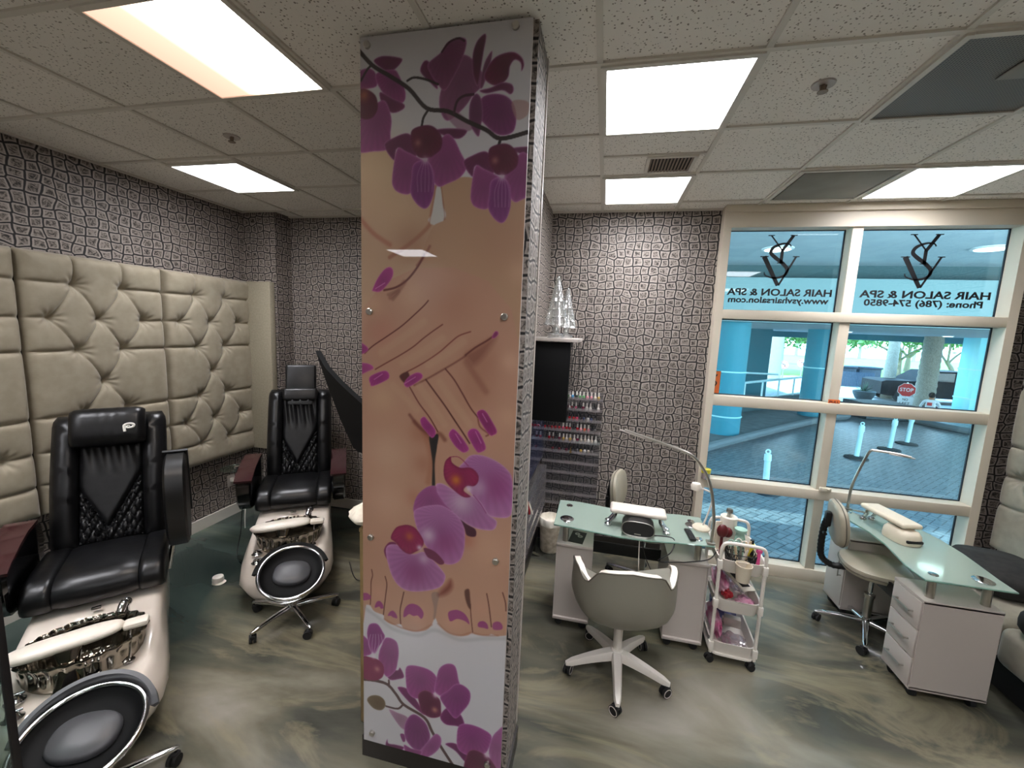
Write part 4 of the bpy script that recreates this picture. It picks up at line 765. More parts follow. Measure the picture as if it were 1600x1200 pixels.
def pedi_chair(label, loc, rz, pillow_up, right_up):
    t = thing('pedicure_chair', label, 'pedicure chair', (loc[0], loc[1], 0), rz, 'black pedicure chairs')
    base = build_base(t)
    # dark rear body under the seat
    MB().box((0, .40, .24), (.40, .36, .42), .04).build('rear_skirt', 'black', t)
    # footrest pad on a chrome pedestal
    fp = MB(); rs = []
    for k in range(25):
        u = k / 24 * 2 - 1; a = math.sqrt(max(0, 1 - abs(u) ** 3.2)); hw = .08 * (a * (.82 + .18 * u * u) + .02); th = .028 * (a * .9 + .1); zc = .012 * math.cos(u * 5)
        rs.append([Vector((u * .205, hw * math.cos(p), th * math.sin(p) + (.008 * math.sin(p) if math.sin(p) > 0 else 0))) for p in (2*PI*i/20 for i in range(20))])
    fp = MB().rings(rs).build('footrest', 'padwhite', t, 60); fp.location = (-.045, -.36, .495); fp.rotation_euler = (R(-6), 0, R(6))
    m = MB(); m.box((0.03, 0, 0), (.10, .07, .032), .015).build('footrest_side_pad', 'padwhite', t).location = (.17, -.355, .495)
    ped = MB(); ped.rings([se(-.03, -.475, .085, .03, .275, 24), se(-.03, -.465, .05, .026, .33, 24), se(-.03, -.44, .036, .024, .40, 24), se(-.03, -.41, .045, .03, .47, 24), se(-.03, -.39, .06, .04, .492, 24)]).build('footrest_pedestal', 'darkchrome', t, 60)
    m = MB().cyl((.17, -.40, .335), (.18, -.37, .48), .007).lathe([(.022, 0), (.024, .006), (.012, .012)], (.17, -.405, .33), 16).build('lift_rod', 'chrome', t)
    for x, y, z, lab in ((-.20, -.43, .335, ''), (-.19, -.50, .305, ''), (.06, -.50, .30, '')):
        MB().lathe([(.034, 0), (.036, .006), (.026, .014), (.020, .03), (.008, .034)], (x, y, z - .012), 20).cyl((x - .02, y, z + .016), (x + .03, y + .006, z + .02), .006).build('tap_handle', 'chrome', t)
    f = MB().tube([(.135, -.135, .43), (.135, -.15, .50), (.13, -.18, .515), (.12, -.21, .49)], [.013, .014, .02, .017], 10, 4).ell((.135, -.14, .50), (.026, .026, .026)).build('faucet', 'chrome', t)
    MB().box((0, -.035, .452), (.04, .02, .02), .004).build('drain_button', 'chrome', t)
    # seat
    s = MB()
    for x, w in ((0, .34), (-.228, .112), (.228, .112)):
        rs = []
        for k in range(9):
            u = k / 8 * 2 - 1; q = (1 - abs(u) ** 7) ; xx = x + u * w / 2; sh = .012 * (1 - q)
            c = [(.52, .47), (.52, .60), (.44, .628), (.2, .632), (.09, .63), (.03, .615), (-.012, .575), (-.022, .53), (-.012, .485), (.03, .46), (.2, .455)]
            rs.append([Vector((xx, y + (sh if y < .1 else 0), z - (sh if z > .5 else -sh * .5))) for y, z in c])
        s.rings(rs)
    s.build('seat', 'leather', t, 55)
    # backrest, leaning back
    piv = Matrix.Translation((0, .50, .56)) @ Matrix.Rotation(R(-20), 4, 'X')
    b = MB(); H = .86
    for sgn in (-1, 1):
        rs = []
        for k in range(25):
            u = k / 24; z = u * H; e = min(1, u / .06, (1-u) / .07) ** .5; xi = .155; xo = .275 - .02 * (1 - e) ; y0 = -.075 - .035 * math.sin(PI * min(1, u * 1.1)) ; wr = .003 * math.sin(k * 2.6)
            rs.append([Vector((sgn * a, bb, z)) for a, bb in ((xi, .03), (xi, (y0 + .03) * e), (xi + .035, y0 * e + wr), (xo - .03, (y0 + .01) * e - wr), (xo, (y0 + .05) * e), (xo, .03), (xo - .03, .05))])
        b.rings(rs)
    b.box((0, .035, H/2 - .005), (.53, .07, H - .01), .035)
    b.xf(piv); bo = b.build('backrest', 'leather', t, 50)
    q = quilt(.315, H - .12, .06, 0); q.xf(piv @ Matrix.Translation((0, -.015, .03))); q.build('quilted_panel', 'leather2', t, 60, fixn=False)
    mb = MB(); mb.box((0, -.06, H - .065), (.31, .06, .13), .028, seg=4).xf(piv); mb.build('back_top', 'leather', t)
    if pillow_up:
        mb = MB(); mb.box((0, -.02, H + .10), (.275, .05, .29), .022, seg=4); mb.box((0, -.028, H - .035), (.26, .05, .06), .02, seg=4); mb.xf(piv); mb.build('headrest', 'leather', t)
        mb = MB(); mb.box((0, -.088, H - .15), (.21, .01, .035), .003).xf(piv); mb.build('velcro_strip', 'rubber', t)
    else:
        rs = []
        for k in range(17):
            u = k / 16 * 2 - 1; e = (1 - abs(u) ** 6) ** .5 if abs(u) < 1 else 0
            rs.append([Vector((u * .178, -.115 + .066 * math.cos(p) * (.55 + .45*e) + .004 * math.sin(u * 22), H - .105 + .125 * math.copysign(abs(math.sin(p)) ** .62, math.sin(p)) * (.86 + .14 * e))) for p in (2*PI*i/24 for i in range(24))])
        hb = MB().rings(rs).xf(piv).build('headrest', 'leather', t, 60)
        p = piv @ Vector((.10, -.190, H - .12)); logo_p(hb, p, (R(-20), R(-6), 0), .036)
    # arms
    def arm(sgn, up):
        m = MB(); rs = []
        prof = [(.02, .50), (-.035, .56), (-.05, .66), (-.045, .745), (.0, .765), (.12, .80), (.25, .825), (.40, .83), (.50, .80), (.53, .70), (.50, .58), (.40, .50), (.2, .46)]
        x0 = .30; x1 = .405
        for x in (x0, x0 + .012, x1 - .012, x1):
            e = 0 if x in (x0, x1) else .012
            cx = sum(p[0] for p in prof) / len(prof); cz = sum(p[1] for p in prof) / len(prof)
            rs.append([Vector((sgn * x, cx + (a - cx) * (1 + (e - .012) / .2), cz + (b_ - cz) * (1 + (e - .012) / .15))) for a, b_ in prof])
        m.rings(rs); tr = MB(); rs = []
        for x in (x0 - .012, x1 + .008): rs.append([Vector((sgn * x, a, b_)) for a, b_ in ((-.055, .745), (.0, .768), (.12, .803), (.25, .828), (.40, .833), (.40, .85), (.25, .847), (.12, .822), (.0, .787), (-.06, .762))])
        tr.rings(rs)
        if up:
            k = Matrix.Translation((0, .30, .56)) @ Matrix.Rotation(R(100), 4, 'X') @ Matrix.Translation((0, -.42, -.66)); k = Matrix.Translation((0, .20, .90)) @ Matrix.Rotation(R(-83), 4, 'X') @ Matrix.Translation((0, -.24, -.66))
            m.xf(k); tr.xf(k)
        a_ = m.build('armrest', 'blackgloss' if not up else 'black', t, 35); tr.build('armrest_top', 'burgundy' if not up else 'black', a_, 30)
        MB().cyl((sgn * .27, .36, .52), (sgn * .31, .36, .52), .03).cyl((sgn * .28, .30, .42), (sgn * .31, .30, .60), .012).build('arm_hinge', 'chrome', a_)
    arm(-1, False); arm(1, right_up)
    return t
c1 = pedi_chair('black pedicure chair with white base nearest the viewer, one armrest folded up', (-2.61, 1.56), R(48), False, True)
c2 = pedi_chair('black pedicure chair with raised headrest, farther back beside the column', (-2.46, 2.86), R(34), True, False)

def pedi_stool(label, x, y, rz, ph, tilt, seatcol, bh):
    t = thing('pedicure_stool', label, 'stool', (x, y, 0), rz, 'low pedicure stools')
    star(t, .285, 5, ph, 'chrome', .085, .075, (.034, .026), (.022, .016), .03, .026)
    MB().cyl((0, 0, .07), (0, 0, .20), .026).cyl((0, 0, .2), (0, 0, .26), .015).build('gas_lift', 'black', t)
    hb = Matrix.Translation((0, 0, .33)) @ Matrix.Rotation(tilt, 4, 'X')
    m = MB().lathe([(0, -.085), (.08, -.083), (.15, -.06), (.19, -.03), (.206, 0), (.194, .0), (.178, -.02), (.15, -.035), (0, -.04)], seg=56); m.xf(hb); m.build('seat_shell', 'matteblack', t, 60)
    m = MB().torus((0, 0, .004), .2, .0115, 64, 10); m.xf(hb); m.build('rim', 'chrome', t)
    rs = []
    for k in range(41):      # low wrap-around back behind the rim
        a = R(12) + (R(156)) * k / 40; h = bh * math.sin(PI * k / 40) ** .6 + .004; r = .212; d = Vector((math.cos(a), math.sin(a), 0))
        rs.append([d * (r + .012) + Vector((0, 0, -.03)), d * (r + .030) + Vector((0, 0, .5 * h - .02)), d * (r + .026) + Vector((0, 0, h - .01)), d * (r + .008) + Vector((0, 0, h - .012)), d * (r - .002) + Vector((0, 0, -.005))])
    m = MB().rings(rs); m.xf(hb); m.build('backrest', seatcol, t, 50)
    m = MB().rings([se(0, .012, .118 * k, .092 * k, z, 40, 2.4) for k, z in ((.98, -.045), (1, -.03), (.97, -.016), (.9, -.008), (.4, -.003), (.02, -.002))]); m.xf(hb @ Matrix.Rotation(R(-12), 4, 'Z')); m.build('seat_cushion', 'stoolgrey', t, 50)
    m = MB().tube([(-.15, -.155, -.012), (-.06, -.195, -.03), (.05, -.19, -.03), (.13, -.15, -.012)], .008, 8, 5).tube([(.02, -.19, -.03), (.01, -.12, -.10), (0, -.02, -.12)], .008, 8, 4); m.xf(hb); m.build('foot_bar', 'chrome', t)
    return t
M['stoolgrey'] = mat('slate_vinyl', '47474a', .42)
pedi_stool('low round black stool with chrome rim in front of the nearest pedicure chair', -1.965, 1.08, R(41), 1.45, R(17), 'stoolgrey', .05)
pedi_stool('low round black stool with chrome rim in front of the farther pedicure chair', -1.984, 2.267, R(41), 1.28, R(25), 'matteblack', .012)
t = thing('glass_side_tray', 'round glass tray on a chrome arm beside the farther pedicure chair', 'tray', (-3.17, 2.98, .69))
MB().lathe([(.0, 0), (.10, 0), (.115, .008), (.118, .012), (.10, .006), (0, .006)], seg=36).build('tray', 'partition', t); MB().cyl((.02, 0, -.06), (.02, 0, .025), .012).lathe([(.024, .012), (.02, .03), (.01, .034)], (.02, 0, 0), 16).cyl((.02, 0, -.06), (.16, -.02, -.08), .008).build('bracket', 'chrome', t)
t = thing('wall_outlet', 'white wall outlet with plug low on the left wall behind the farther chair', 'outlet', (-3.677, 3.40, .375)); MB().box((.004, 0, 0), (.008, .085, .125), .004).build('plate', 'lam', t); MB().box((.02, 0, .01), (.03, .035, .04), .006).tube([(.03, 0, .0), (.10, -.02, -.03), (.25, -.08, -.1), (.36, -.2, -.3), (.38, -.22, -.362)], .006, 6, 5).build('plug_cord', 'cable_w', t)
tag(MB().tube([(-3.02, 2.9, .45), (-3.0, 2.85, .2), (-2.98, 2.78, .012), (-2.85, 2.7, .008), (-2.80, 2.75, .008)], .004, 6, 6).build('power_cord', 'cable'), 'thin black cord trailing to the floor left of the farther pedicure chair', 'cord')
tag(MB().tube([(-2.0, 2.95, .01), (-1.8, 2.75, .008), (-1.62, 2.78, .008), (-1.5, 2.62, .008), (-1.28, 2.66, .008)], .004, 6, 6).build('power_cord', 'cable'), 'thin black cord on the floor between the farther chair and the column', 'cord')
t = thing('bottle_cap', 'small white round cap lying on the floor between the pedicure chairs', 'cap', (-2.797, 2.434, 0)); MB().lathe([(.038, .012), (.04, .03), (.036, .05), (.03, .053), (0, .053)], seg=24, cap=True).build('cap', 'white', t); MB().rings([se(0, 0, .036, .04, 0.001, 24), se(.008, 0, .046, .04, .004, 24), se(0, 0, .034, .034, .012, 24)]).build('pink_wrapper', 'paper', t)
# dark tilted screen on a bracket between the far chair and the column
t = thing('tilted_screen', 'black slim screen on a wall bracket, tilted, just left of the orchid column', 'screen')
poly = [Vector(p) for p in ((-2.229, 2.900, 1.811), (-2.070, 2.800, 1.694), (-1.885, 2.700, 1.604), (-1.733, 2.600, 1.556), (-1.456, 2.400, 1.485), (-1.410, 2.400, 1.143), (-1.701, 2.600, 1.150), (-1.872, 2.700, 1.323), (-2.056, 2.800, 1.566))]; C_ = poly[4]; nrm = (poly[6] - poly[0]).cross(poly[3] - poly[0]).normalized()
MB().rings([[p + nrm * .02 for p in poly], [p - nrm * .02 for p in poly]]).build('housing', 'matteblack', t, 20)
MB().tube([C_ + Vector((-.03, .05, .06)), (-1.25, 2.35, 1.62), (-.82, 2.3, 1.62)], .02, 8, 2).box((-.80, 2.3, 1.62), (.025, .12, .16), .004).build('bracket', 'black', t)
# glass partition whose edge cuts the left of the view
t = thing('glass_partition', 'clear glass partition with a dark edge at the far left, close to the viewer', 'glass partition', (0, 0, 0))
MB().box((-2.39, .86, .55), (1.0, .010, 1.1)).build('glass', 'partition', t); MB().box((-1.885, .86, .55), (.014, .02, 1.1), .002).build('edge', 'cable', t); MB().box((-1.93, .86, .03), (.08, .05, .06), .006).build('foot', 'steel', t)
# ================================================================ manicure desks
def desk(label, loc, rz):
    t = thing('manicure_desk', label, 'desk', (loc[0], loc[1], 0), rz, 'frosted glass manicure desks')
    # local: x 0..1 length, y 0 (customer side) .. .42 (technician side)
    def outline(ins=0):
        top = [(0, .0), (.12, -.005), (.30, -.03), (.42, -.045), (.60, -.045), (.74, -.02), (.88, -.005), (1.0, 0)]
        bot = [(1.0, .42), (.86, .425), (.72, .40), (.58, .375), (.42, .375), (.28, .40), (.14, .425), (0, .42)]
        return top + bot
    MB().rings([[Vector((x, y, z)) for x, y in outline()] for z in (.747, .757)]).build('glass_top', 'deskglass', t)
    e = MB(); o_ = [Vector((x, y, .752)) for x, y in outline()]; e.tube(o_, .0052, 6, 0, True); e.build('glass_edge', 'deskedge', t)
    for x in (.02, .745):
        cb = MB(); cb.box((x + .1225, .21, .335), (.235, .352, .53)); c = cb.build('cabinet', 'lam', t)
        MB().box((x + .1225, .205, .609), (.245, .376, .018), .001).box((x + .1225, .205, .069), (.245, .376, .018), .001).box((x + .003, .205, .34), (.006, .37, .54)).box((x + .242, .205, .34), (.006, .37, .54)).build('cabinet_panels', 'lam', c)
        if x < .5:
            for k in range(3):
                z = .515 - k * .175; d = MB().box((x + .1225, .390, z), (.225, .014, .168), .0015).build('drawer', 'lam', t)
                MB().cyl((x + .055, .42, z), (x + .19, .42, z), .005).cyl((x + .06, .397, z), (x + .06, .42, z), .005).cyl((x + .185, .397, z), (x + .185, .42, z), .005).build('handle', 'steel', d)
        else:
            d = MB().box((x + .1225, .390, .34), (.225, .014, .518), .0015).build('cabinet_door', 'lam', t)
            MB().cyl((x + .04, .42, .30), (x + .04, .42, .46), .005).cyl((x + .04, .397, .31), (x + .04, .42, .31), .005).cyl((x + .04, .397, .45), (x + .04, .42, .45), .005).build('handle', 'steel', d)
        for yy in (.06, .35):
            for xx in (x + .04, x + .205): MB().cyl((xx, yy - .014, .026), (xx, yy + .014, .026), .025, seg=18).box((xx, yy, .052), (.03, .034, .022), .003).build('caster', 'rubber', t)
    for x, y in ((.075, .07), (.075, .335), (.925, .07), (.925, .335)):
        MB().cyl((x, y, .617), (x, y, .747), .021, seg=24).build('post', 'steel', t)
        MB().lathe([(.024, 0), (.022, .004), (0, .005)], (x, y, .757), 20).build('screw_cap', 'chrome', t)
    MB().box((.505, .33, .47), (.485, .016, .085), .002).build('modesty_board', 'black', t)
    for x in (.055, .90):
        MB().lathe([(.046, 0), (.047, .006), (.042, .009), (0, .008)], (x + .02, .10 if x < .5 else .26, .757), 32).build('round_mirror_cap', 'chrome', t)
    return t
desk('frosted glass manicure desk on two white cabinets in the middle of the room', (-.24, 2.645), 0)
desk('frosted glass manicure desk with three white drawers at the right beside the bench', (2.262, 2.605), R(90))
def arm_pad(label, loc, rz, m):
    t = thing('arm_rest_pad', label, 'arm rest', (loc[0], loc[1], .758), rz, 'padded arm rests on the desks')
    MB().box((0, 0, .115), (.36, .135, .035), .017, seg=4).build('pad', m, t)
    for s in (-1, 1):
        for y in (-.03, .03): MB().tube([(s * .14, y, .10), (s * .15, y, .06), (s * .185, y - .01, .018)], [.013, .012, .010], 8, 4).lathe([(.024, 0), (.022, .014), (.012, .022), (0, .024)], (s * .188, y - .01, 0), 20).build('leg', 'chrome', t)
    return t
arm_pad('cream padded arm rest on chrome legs over the middle manicure desk', (.30, 2.77), R(-3), 'padwhite')
arm_pad('cream padded arm rest on chrome legs on the right manicure desk', (2.02, 3.24), R(100), 'cream')
t = thing('nail_lamp', 'black oval curing lamp under the arm rest on the middle desk', 'nail lamp', (.30, 2.70, .758), R(-4))
m = MB(); m.rings([[Vector((x, y, z)) for x, z in [((.1 + e) * math.copysign(abs(math.cos(a)) ** .62, math.cos(a)), .052 + (.05 + e) * math.copysign(abs(math.sin(a)) ** .8, math.sin(a))) for a in (2*PI*i/40 for i in range(40))]] for y, e in ((-.075, -.004), (-.08, 0), (.02, 0), (.06, -.01), (.075, -.025))]).build('housing', 'black', t, 40)
m = MB(); m.tube([Vector((.1 * math.copysign(abs(math.cos(a)) ** .62, math.cos(a)), -.079, .052 + .05 * math.copysign(abs(math.sin(a)) ** .8, math.sin(a)))) for a in (2*PI*i/40 for i in range(40))], .003, 6, 0, True).build('trim_ring', 'steel', t)
MB().box((.0, -.0765, .018), (.04, .002, .006)).build('badge', 'steel', t)
t = thing('dust_collector', 'beige rounded nail appliance under the arm rest on the right desk', 'nail lamp', (2.03, 3.12, .758), R(100)); MB().rings([se(0, 0, .10 * k, .075 * k, z, 32, 3) for k, z in ((1, 0), (1.03, .02), (.98, .06), (.8, .085), (.3, .092))]).build('housing', 'cream', t, 50); MB().box((-.06, 0, .03), (.09, .10, .02), .006).build('slot', 'black', t)
def remote(loc, rz):
    t = thing('remote_control', 'black remote control on the middle manicure desk', 'remote control', loc, rz); MB().box((0, 0, .009), (.042, .15, .017), .007).build('body', 'black', t)
    for i in range(6):
        for j in (-1, 0, 1): MB().cyl((j * .011, -.05 + i * .018, .017), (j * .011, -.05 + i * .018, .0195), .0035, seg=8).build('button', 'stoolgrey', t)
remote((.635, 2.745, .758), R(4))
t = thing('flyer', 'small dark card with round photos on the left cabinet under the glass', 'card', (-.085, 2.78, .6185), R(-8)); MB().box((0, 0, .001), (.10, .17, .002)).build('card', 'base_dark', t); MB().lathe([(.018, 0), (.018, .001), (.009, .001), (.009, 0)], (-.01, .045, .002), 20).lathe([(.018, 0), (.018, .001), (.009, .001), (.009, 0)], (.015, .015, .002), 20).build('printed_circles', 'lam', t)
# chrome arm lamps
def arm_lamp(label, loc, pts, rz=0):
    t = thing('desk_lamp', label, 'desk lamp', loc, rz); MB().box((0, .01, .01), (.05, .05, .012), .003).box((0, .022, -.02), (.03, .008, .05)).build('clamp', 'steel', t)
    MB().tube(pts, .0095, 10, 6).build('arm', 'steel', t); e = Vector(pts[-1]); d = (e - Vector(pts[-2])).normalized()
    MB().box(e - d * .05 + Vector((0, 0, -.008)), (.16, .02, .008), .003, rot=(0, math.atan2(-d.z, d.x) , 0)).build('led_bar', 'lam', t); return t
arm_lamp('tall curved chrome lamp arm on the right end of the middle desk', (.742, 2.665, .757), [(0, 0, 0), (.004, 0, .10), (-.002, 0, .20), (-.03, -.0, .35), (-.075, 0, .46), (-.15, 0, .55), (-.23, 0, .588), (-.40, 0, .635), (-.575, 0, .682)])
arm_lamp('bent chrome lamp arm at the back corner of the right desk', (1.95, 3.585, .757), [(0, 0, 0), (0, 0, .14), (.01, -.01, .25), (.055, -.02, .43), (.075, -.03, .49), (.10, -.04, .497), (.20, -.1, .50), (.27, -.14, .492)])
t = thing('led_lamp', 'small white gooseneck lamp with a round base beside the remote control', 'desk lamp', (.728, 2.875, .757)); MB().lathe([(.055, 0), (.056, .012), (.045, .024), (.02, .03), (0, .03)], seg=32).build('base', 'cream', t)
MB().tube([(0.01, 0, .025), (.04, .01, .12), (.055, .015, .2), (.05, .01, .25), (.0, 0, .278), (-.05, -.01, .29)], .006, 8, 5).build('neck', 'white', t); MB().lathe([(0, .0), (.03, .006), (.034, .03), (.026, .05), (0, .056)], (-.06, -.012, .27), 24).build('shade', 'padwhite', t)
for pts, lab in (([(.40, 2.67, .763), (.52, 2.66, .763), (.50, 2.60, .70), (.43, 2.60, .63), (.56, 2.64, .621), (.62, 2.66, .621), (.74, 2.66, .66), (.80, 2.72, .70)], 'black cable looping over the right cabinet of the middle desk'),
                 ([(.33, 2.66, .75), (.35, 2.64, .64), (.44, 2.66, .45), (.5, 2.70, .3)], 'thin black cable hanging beneath the middle desk'),
                 ([(.31, 2.63, .75), (.315, 2.62, .6), (.33, 2.64, .42)], 'thin white cable hanging beneath the middle desk')):
    tag(MB().tube(pts, .0035, 6, 8).build('power_cord', 'cable_w' if 'white' in lab else 'cable'), lab, 'cord')

# ---- white shell task chair
t = thing('shell_chair', 'white wheeled chair with a wide grey back in front of the middle desk', 'chair', (.205, 2.37, 0), R(6))
star(t, .30, 5, R(-96), 'white', .13, .075, (.062, .036), (.055, .028), .04, .03, 'lam')
MB().cyl((0, 0, .12), (0, 0, .34), .027).cyl((0, 0, .34), (0, 0, .37), .05).build('gas_lift', 'white', t)
def shell_pt(a, v, th=0):
    # a: angle around (0 = front, +y), wall rises from seat rim; v 0..1 from bottom to rim
    s_ = math.sin(a); c = -math.cos(a)     # back is -y
    back = max(0, math.cos(a - PI) if 0 else -math.cos(a))
    back = max(0., -math.cos(a)); side = abs(math.sin(a))
    dg = abs(math.degrees(a if a < PI else 2*PI - a)); top = float(np.interp(dg, [0, 45, 70, 92, 112, 126, 134, 148, 180], [.47, .475, .62, .735, .735, .69, .69, .775, .80]))
    rx = .292; ry = .25
    k = (.36 + .66 * math.sin(min(1, v / .62) * PI / 2) ** .8) if v < .62 else 1.02 - .06 * (v - .62)
    z = .36 + (top - .36) * v ** 1.15
    rx2 = (rx - th) * k; ry2 = (ry - th) * k
    return Vector((rx2 * math.copysign(abs(s_) ** .85, s_), ry2 * math.copysign(abs(math.cos(a)) ** .85, math.cos(a)) * 1.0 - .0 - .02 * v * back, z + (0 if th == 0 else .0)))
n = 64; out = [[shell_pt(2*PI*i/n, v) for i in range(n)] for v in (0.0, .06, .15, .28, .42, .56, .7, .85, .96, 1.0)]
inn = [[shell_pt(2*PI*i/n, v, .035) + Vector((0, 0, .004)) for i in range(n)] for v in (1.0, .9, .75, .6, .5, .45)]
o = MB().rings([[Vector((0, 0, .36)) + (p - Vector((0, 0, .36))) * .02 for p in out[0]]] + out).build('outer_shell', 'greyvinyl', t, 60)
m = MB().rings([out[-1]] + inn, cap=(False, False)); sring = inn[-1]
m.rings([[Vector((p.x, p.y, max(p.z, .47))) for p in inn[-2]], [Vector((p.x * .9, p.y * .9, .485)) for p in inn[-2]], [Vector((p.x * .5, p.y * .5, .495)) for p in inn[-2]], [Vector((p.x * .02, p.y * .02, .495)) for p in inn[-2]]], cap=(False, True)); m.build('inner_upholstery', 'padwhite', t, 60)
MB().tube([p + Vector((0, 0, .002)) for p in out[-1]], .004, 6, 0, True).build('piping', 'greige_seam', t)
tag(MB().rings([[Vector((.33 + r * (1 + .2*math.sin(3*p+k)) * math.cos(p) * 1.5, 2.42 + r * (1 + .25*math.cos(2*p+k)) * math.sin(p), .506 + z)) for p in (2*PI*i/24 for i in range(24))] for k, (r, z) in enumerate(((.05, .003), (.085, .03), (.08, .07), (.06, .10), (.03, .12), (.008, .125)))]).build('plastic_bag', 'clearbag', None, 70), 'crumpled clear plastic bag lying on the seat of the white shell chair', 'bag')

# ---- greige task stools with chrome bases
def task_stool(label, loc, rz, ph):
    t = thing('task_stool', label, 'stool', (loc[0], loc[1], 0), rz, 'greige wheeled stools')
    star(t, .29, 5, ph, 'chrome', .095, .075, (.034, .026), (.024, .016), .032, .028)
    MB().cyl((0, 0, .09), (0, 0, .28), .025).cyl((0, 0, .28), (0, 0, .30), .032).build('gas_lift_sleeve', 'steel', t); MB().cyl((0, 0, .3), (0, 0, .46), .013).build('gas_lift', 'chrome', t)
    MB().box((0, .03, .462), (.2, .22, .012), .004).cyl((.08, 0, .455), (.2, .02, .445), .006).build('mechanism', 'black', t)
    st = MB().rings([se(0, 0, a, b, z, 40, 2.5) for a, b, z in ((.17, .16, .468), (.195, .185, .475), (.205, .195, .50), (.20, .19, .525), (.17, .16, .538), (.08, .07, .542), (.01, .01, .542))]).build('seat', 'greige', t, 50)
    MB().tube(se(0, 0, .206, .196, .502, 48, 2.5), .003, 6, 0, True).build('piping', 'greige_seam', st)
    # back cushion at +y side (sitter faces -y)
    prof = [se(0, 0, a, b, z, 40, 2.7) for a, b, z in ((.15, .125, -.03), (.17, .145, -.022), (.178, .152, 0), (.172, .147, .02), (.15, .125, .03), (.05, .04, .036), (.01, .01, .036))]
    m = MB().rings([[Vector((p.x, -p.z + .35 * p.x * p.x * -1, p.y)) for p in r] for r in prof]); m.xf(Matrix.Translation((0, .245, .775)) @ Matrix.Rotation(R(-6), 4, 'X')); b = m.build('backrest', 'greige', t, 50)
    rp = se(0, 0, .179, .153, 0, 48, 2.7); m = MB().tube([Vector((p.x, -.35*p.x*p.x, p.y)) for p in rp], .003, 6, 0, True); m.xf(Matrix.Translation((0, .245, .775)) @ Matrix.Rotation(R(-6), 4, 'X')); m.build('piping', 'greige_seam', b)
    bel = MB(); pts = crv([Vector(p) for p in ((0, .14, .462), (0, .24, .452), (0, .305, .50), (0, .318, .60), (0, .315, .72), (0, .30, .80))], 8); rr = [.02 + (.0035 if i % 2 else 0) for i in range(len(pts))]; bel.tube(pts, rr, 12); bel.box((0, .30, .79), (.05, .04, .11), .012).cyl((-.05, .315, .69), (.0, .315, .69), .012).build('back_stem', 'black', t)
    return t
task_stool('greige wheeled stool with black back stem at the right desk, by the window', (1.955, 3.20), R(78), .35)
task_stool('greige wheeled stool behind the middle desk against the stone wall', (.43, 3.33), R(72), .2)

# ---- bench sofa along the right wall
t = thing('bench_sofa', 'greige upholstered bench seat along the right wall', 'bench')
MB().box((2.76, 2.3, .09), (.58, 3.0, .16)).build('plinth', 'skirt', t)
for y0, y1 in ((2.83, 3.82), (1.85, 2.82), (.85, 1.84)):
    MB().box((2.73, (y0+y1)/2, .33), (.70, y1 - y0 - .006, .24), .055, seg=5).build('seat_cushion', 'velvet2', t)
for (x, y, z, rx, rz, lab) in ((2.76, 3.3, .535, 0, R(-8), 'long black cushion lying flat on the bench below the tufted wall panel'), (2.62, 2.62, .535, 0, R(14), 'black cushion on the bench, the one nearest the viewer')):
    m = MB(); m.rings([se(0, 0, .22 * k, (.27 if y > 3 else .2) * k, q, 40, 4) for k, q in ((.3, -.078), (.9, -.07), (.99, -.035), (1.0, 0), (.98, .035), (.88, .07), (.3, .085))]); m.xf(Matrix.Translation((x, y, z)) @ Matrix.Rotation(rz, 4, 'Z')); tag(m.build('cushion', 'charcoal', None, 60), lab, 'cushion')
# ================================================================ polish wall
t = thing('nail_polish_rack', 'tall clear acrylic polish rack on the back stone wall', 'rack', (-.235, 3.86, 0))
TZ = [1.43 - .102 * k for k in range(11)]
MB().box((0, .012, .96), (.53, .004, 1.08)).build('back_plate', 'acrylic', t)
for k, z in enumerate(TZ):
    s = MB().box((0, -.03, z), (.53, .08, .005)).build('shelf', 'acrylic', t); MB().box((0, -.071, z + .012), (.53, .003, .020)).box((0, -.0725, z + .026), (.53, .002, .003)).box((0, -.0725, z - .001), (.53, .002, .003)).build('shelf_lip', 'acryledge', s)
MB().box((-.264, -.03, .95), (.003, .08, 1.06)).box((.264, -.03, .95), (.003, .08, 1.06)).build('side_plates', 'acryledge', t)
t = thing('nail_polish_rack', 'empty clear acrylic rack on the divider wall, low behind the orchid column', 'rack', (-.522, 3.2, 0))
for k in range(4):
    z = .46 + .11 * k; s = MB().box((.045, 0, z), (.085, .9, .005)).build('shelf', 'acrylic', t); MB().box((.088, 0, z + .015), (.003, .9, .035)).box((.0895, 0, z + .032), (.002, .9, .003)).build('shelf_lip', 'acryledge', s)
MB().box((.045, -.45, .63), (.085, .003, .40)).box((.045, .45, .63), (.085, .003, .40)).build('side_plates', 'acryledge', t)
t = thing('nail_swatch_sticks', 'fan of red and pink nail swatch sticks near the divider wall rack', 'swatches', (-.43, 2.70, .80))
for k in range(6):
    a = R(-150 + k * 16); MB().box((0, 0, -.045), (.012, .003, .085), .001).xf(Matrix.Translation((0, .002 * k, .06)) @ Matrix.Rotation(R(-20 + k * 15), 4, 'Y')).build('stick', 'red' if k % 2 else 'paper', t)
MB().box((-.045, .05, .02), (.09, .09, .006)).cyl((0, .0, .06), (0, .02, .06), .006).cyl((0, .012, .06), (0, .05, .02), .003).build('holder', 'acryledge', t)
PC = {'w': 'e8e2da', 'b': '3e86b4', 'g': '4f8c52', 'dg': '2c4434', 'p': 'd88a94', 'hp': 'd84870', 'r': 'b01824', 'dr': '5c1018', 'm': '7a2440', 'n': '26222c', 'go': 'c8a24c', 'c': 'd8c8b8', 'gy': '6e6a68', 'o': 'd8583c', 'bl': '3c4664'}
for k, c in PC.items(): M['pol_' + k] = mat('polish_' + k, c, .12, coat=.5)
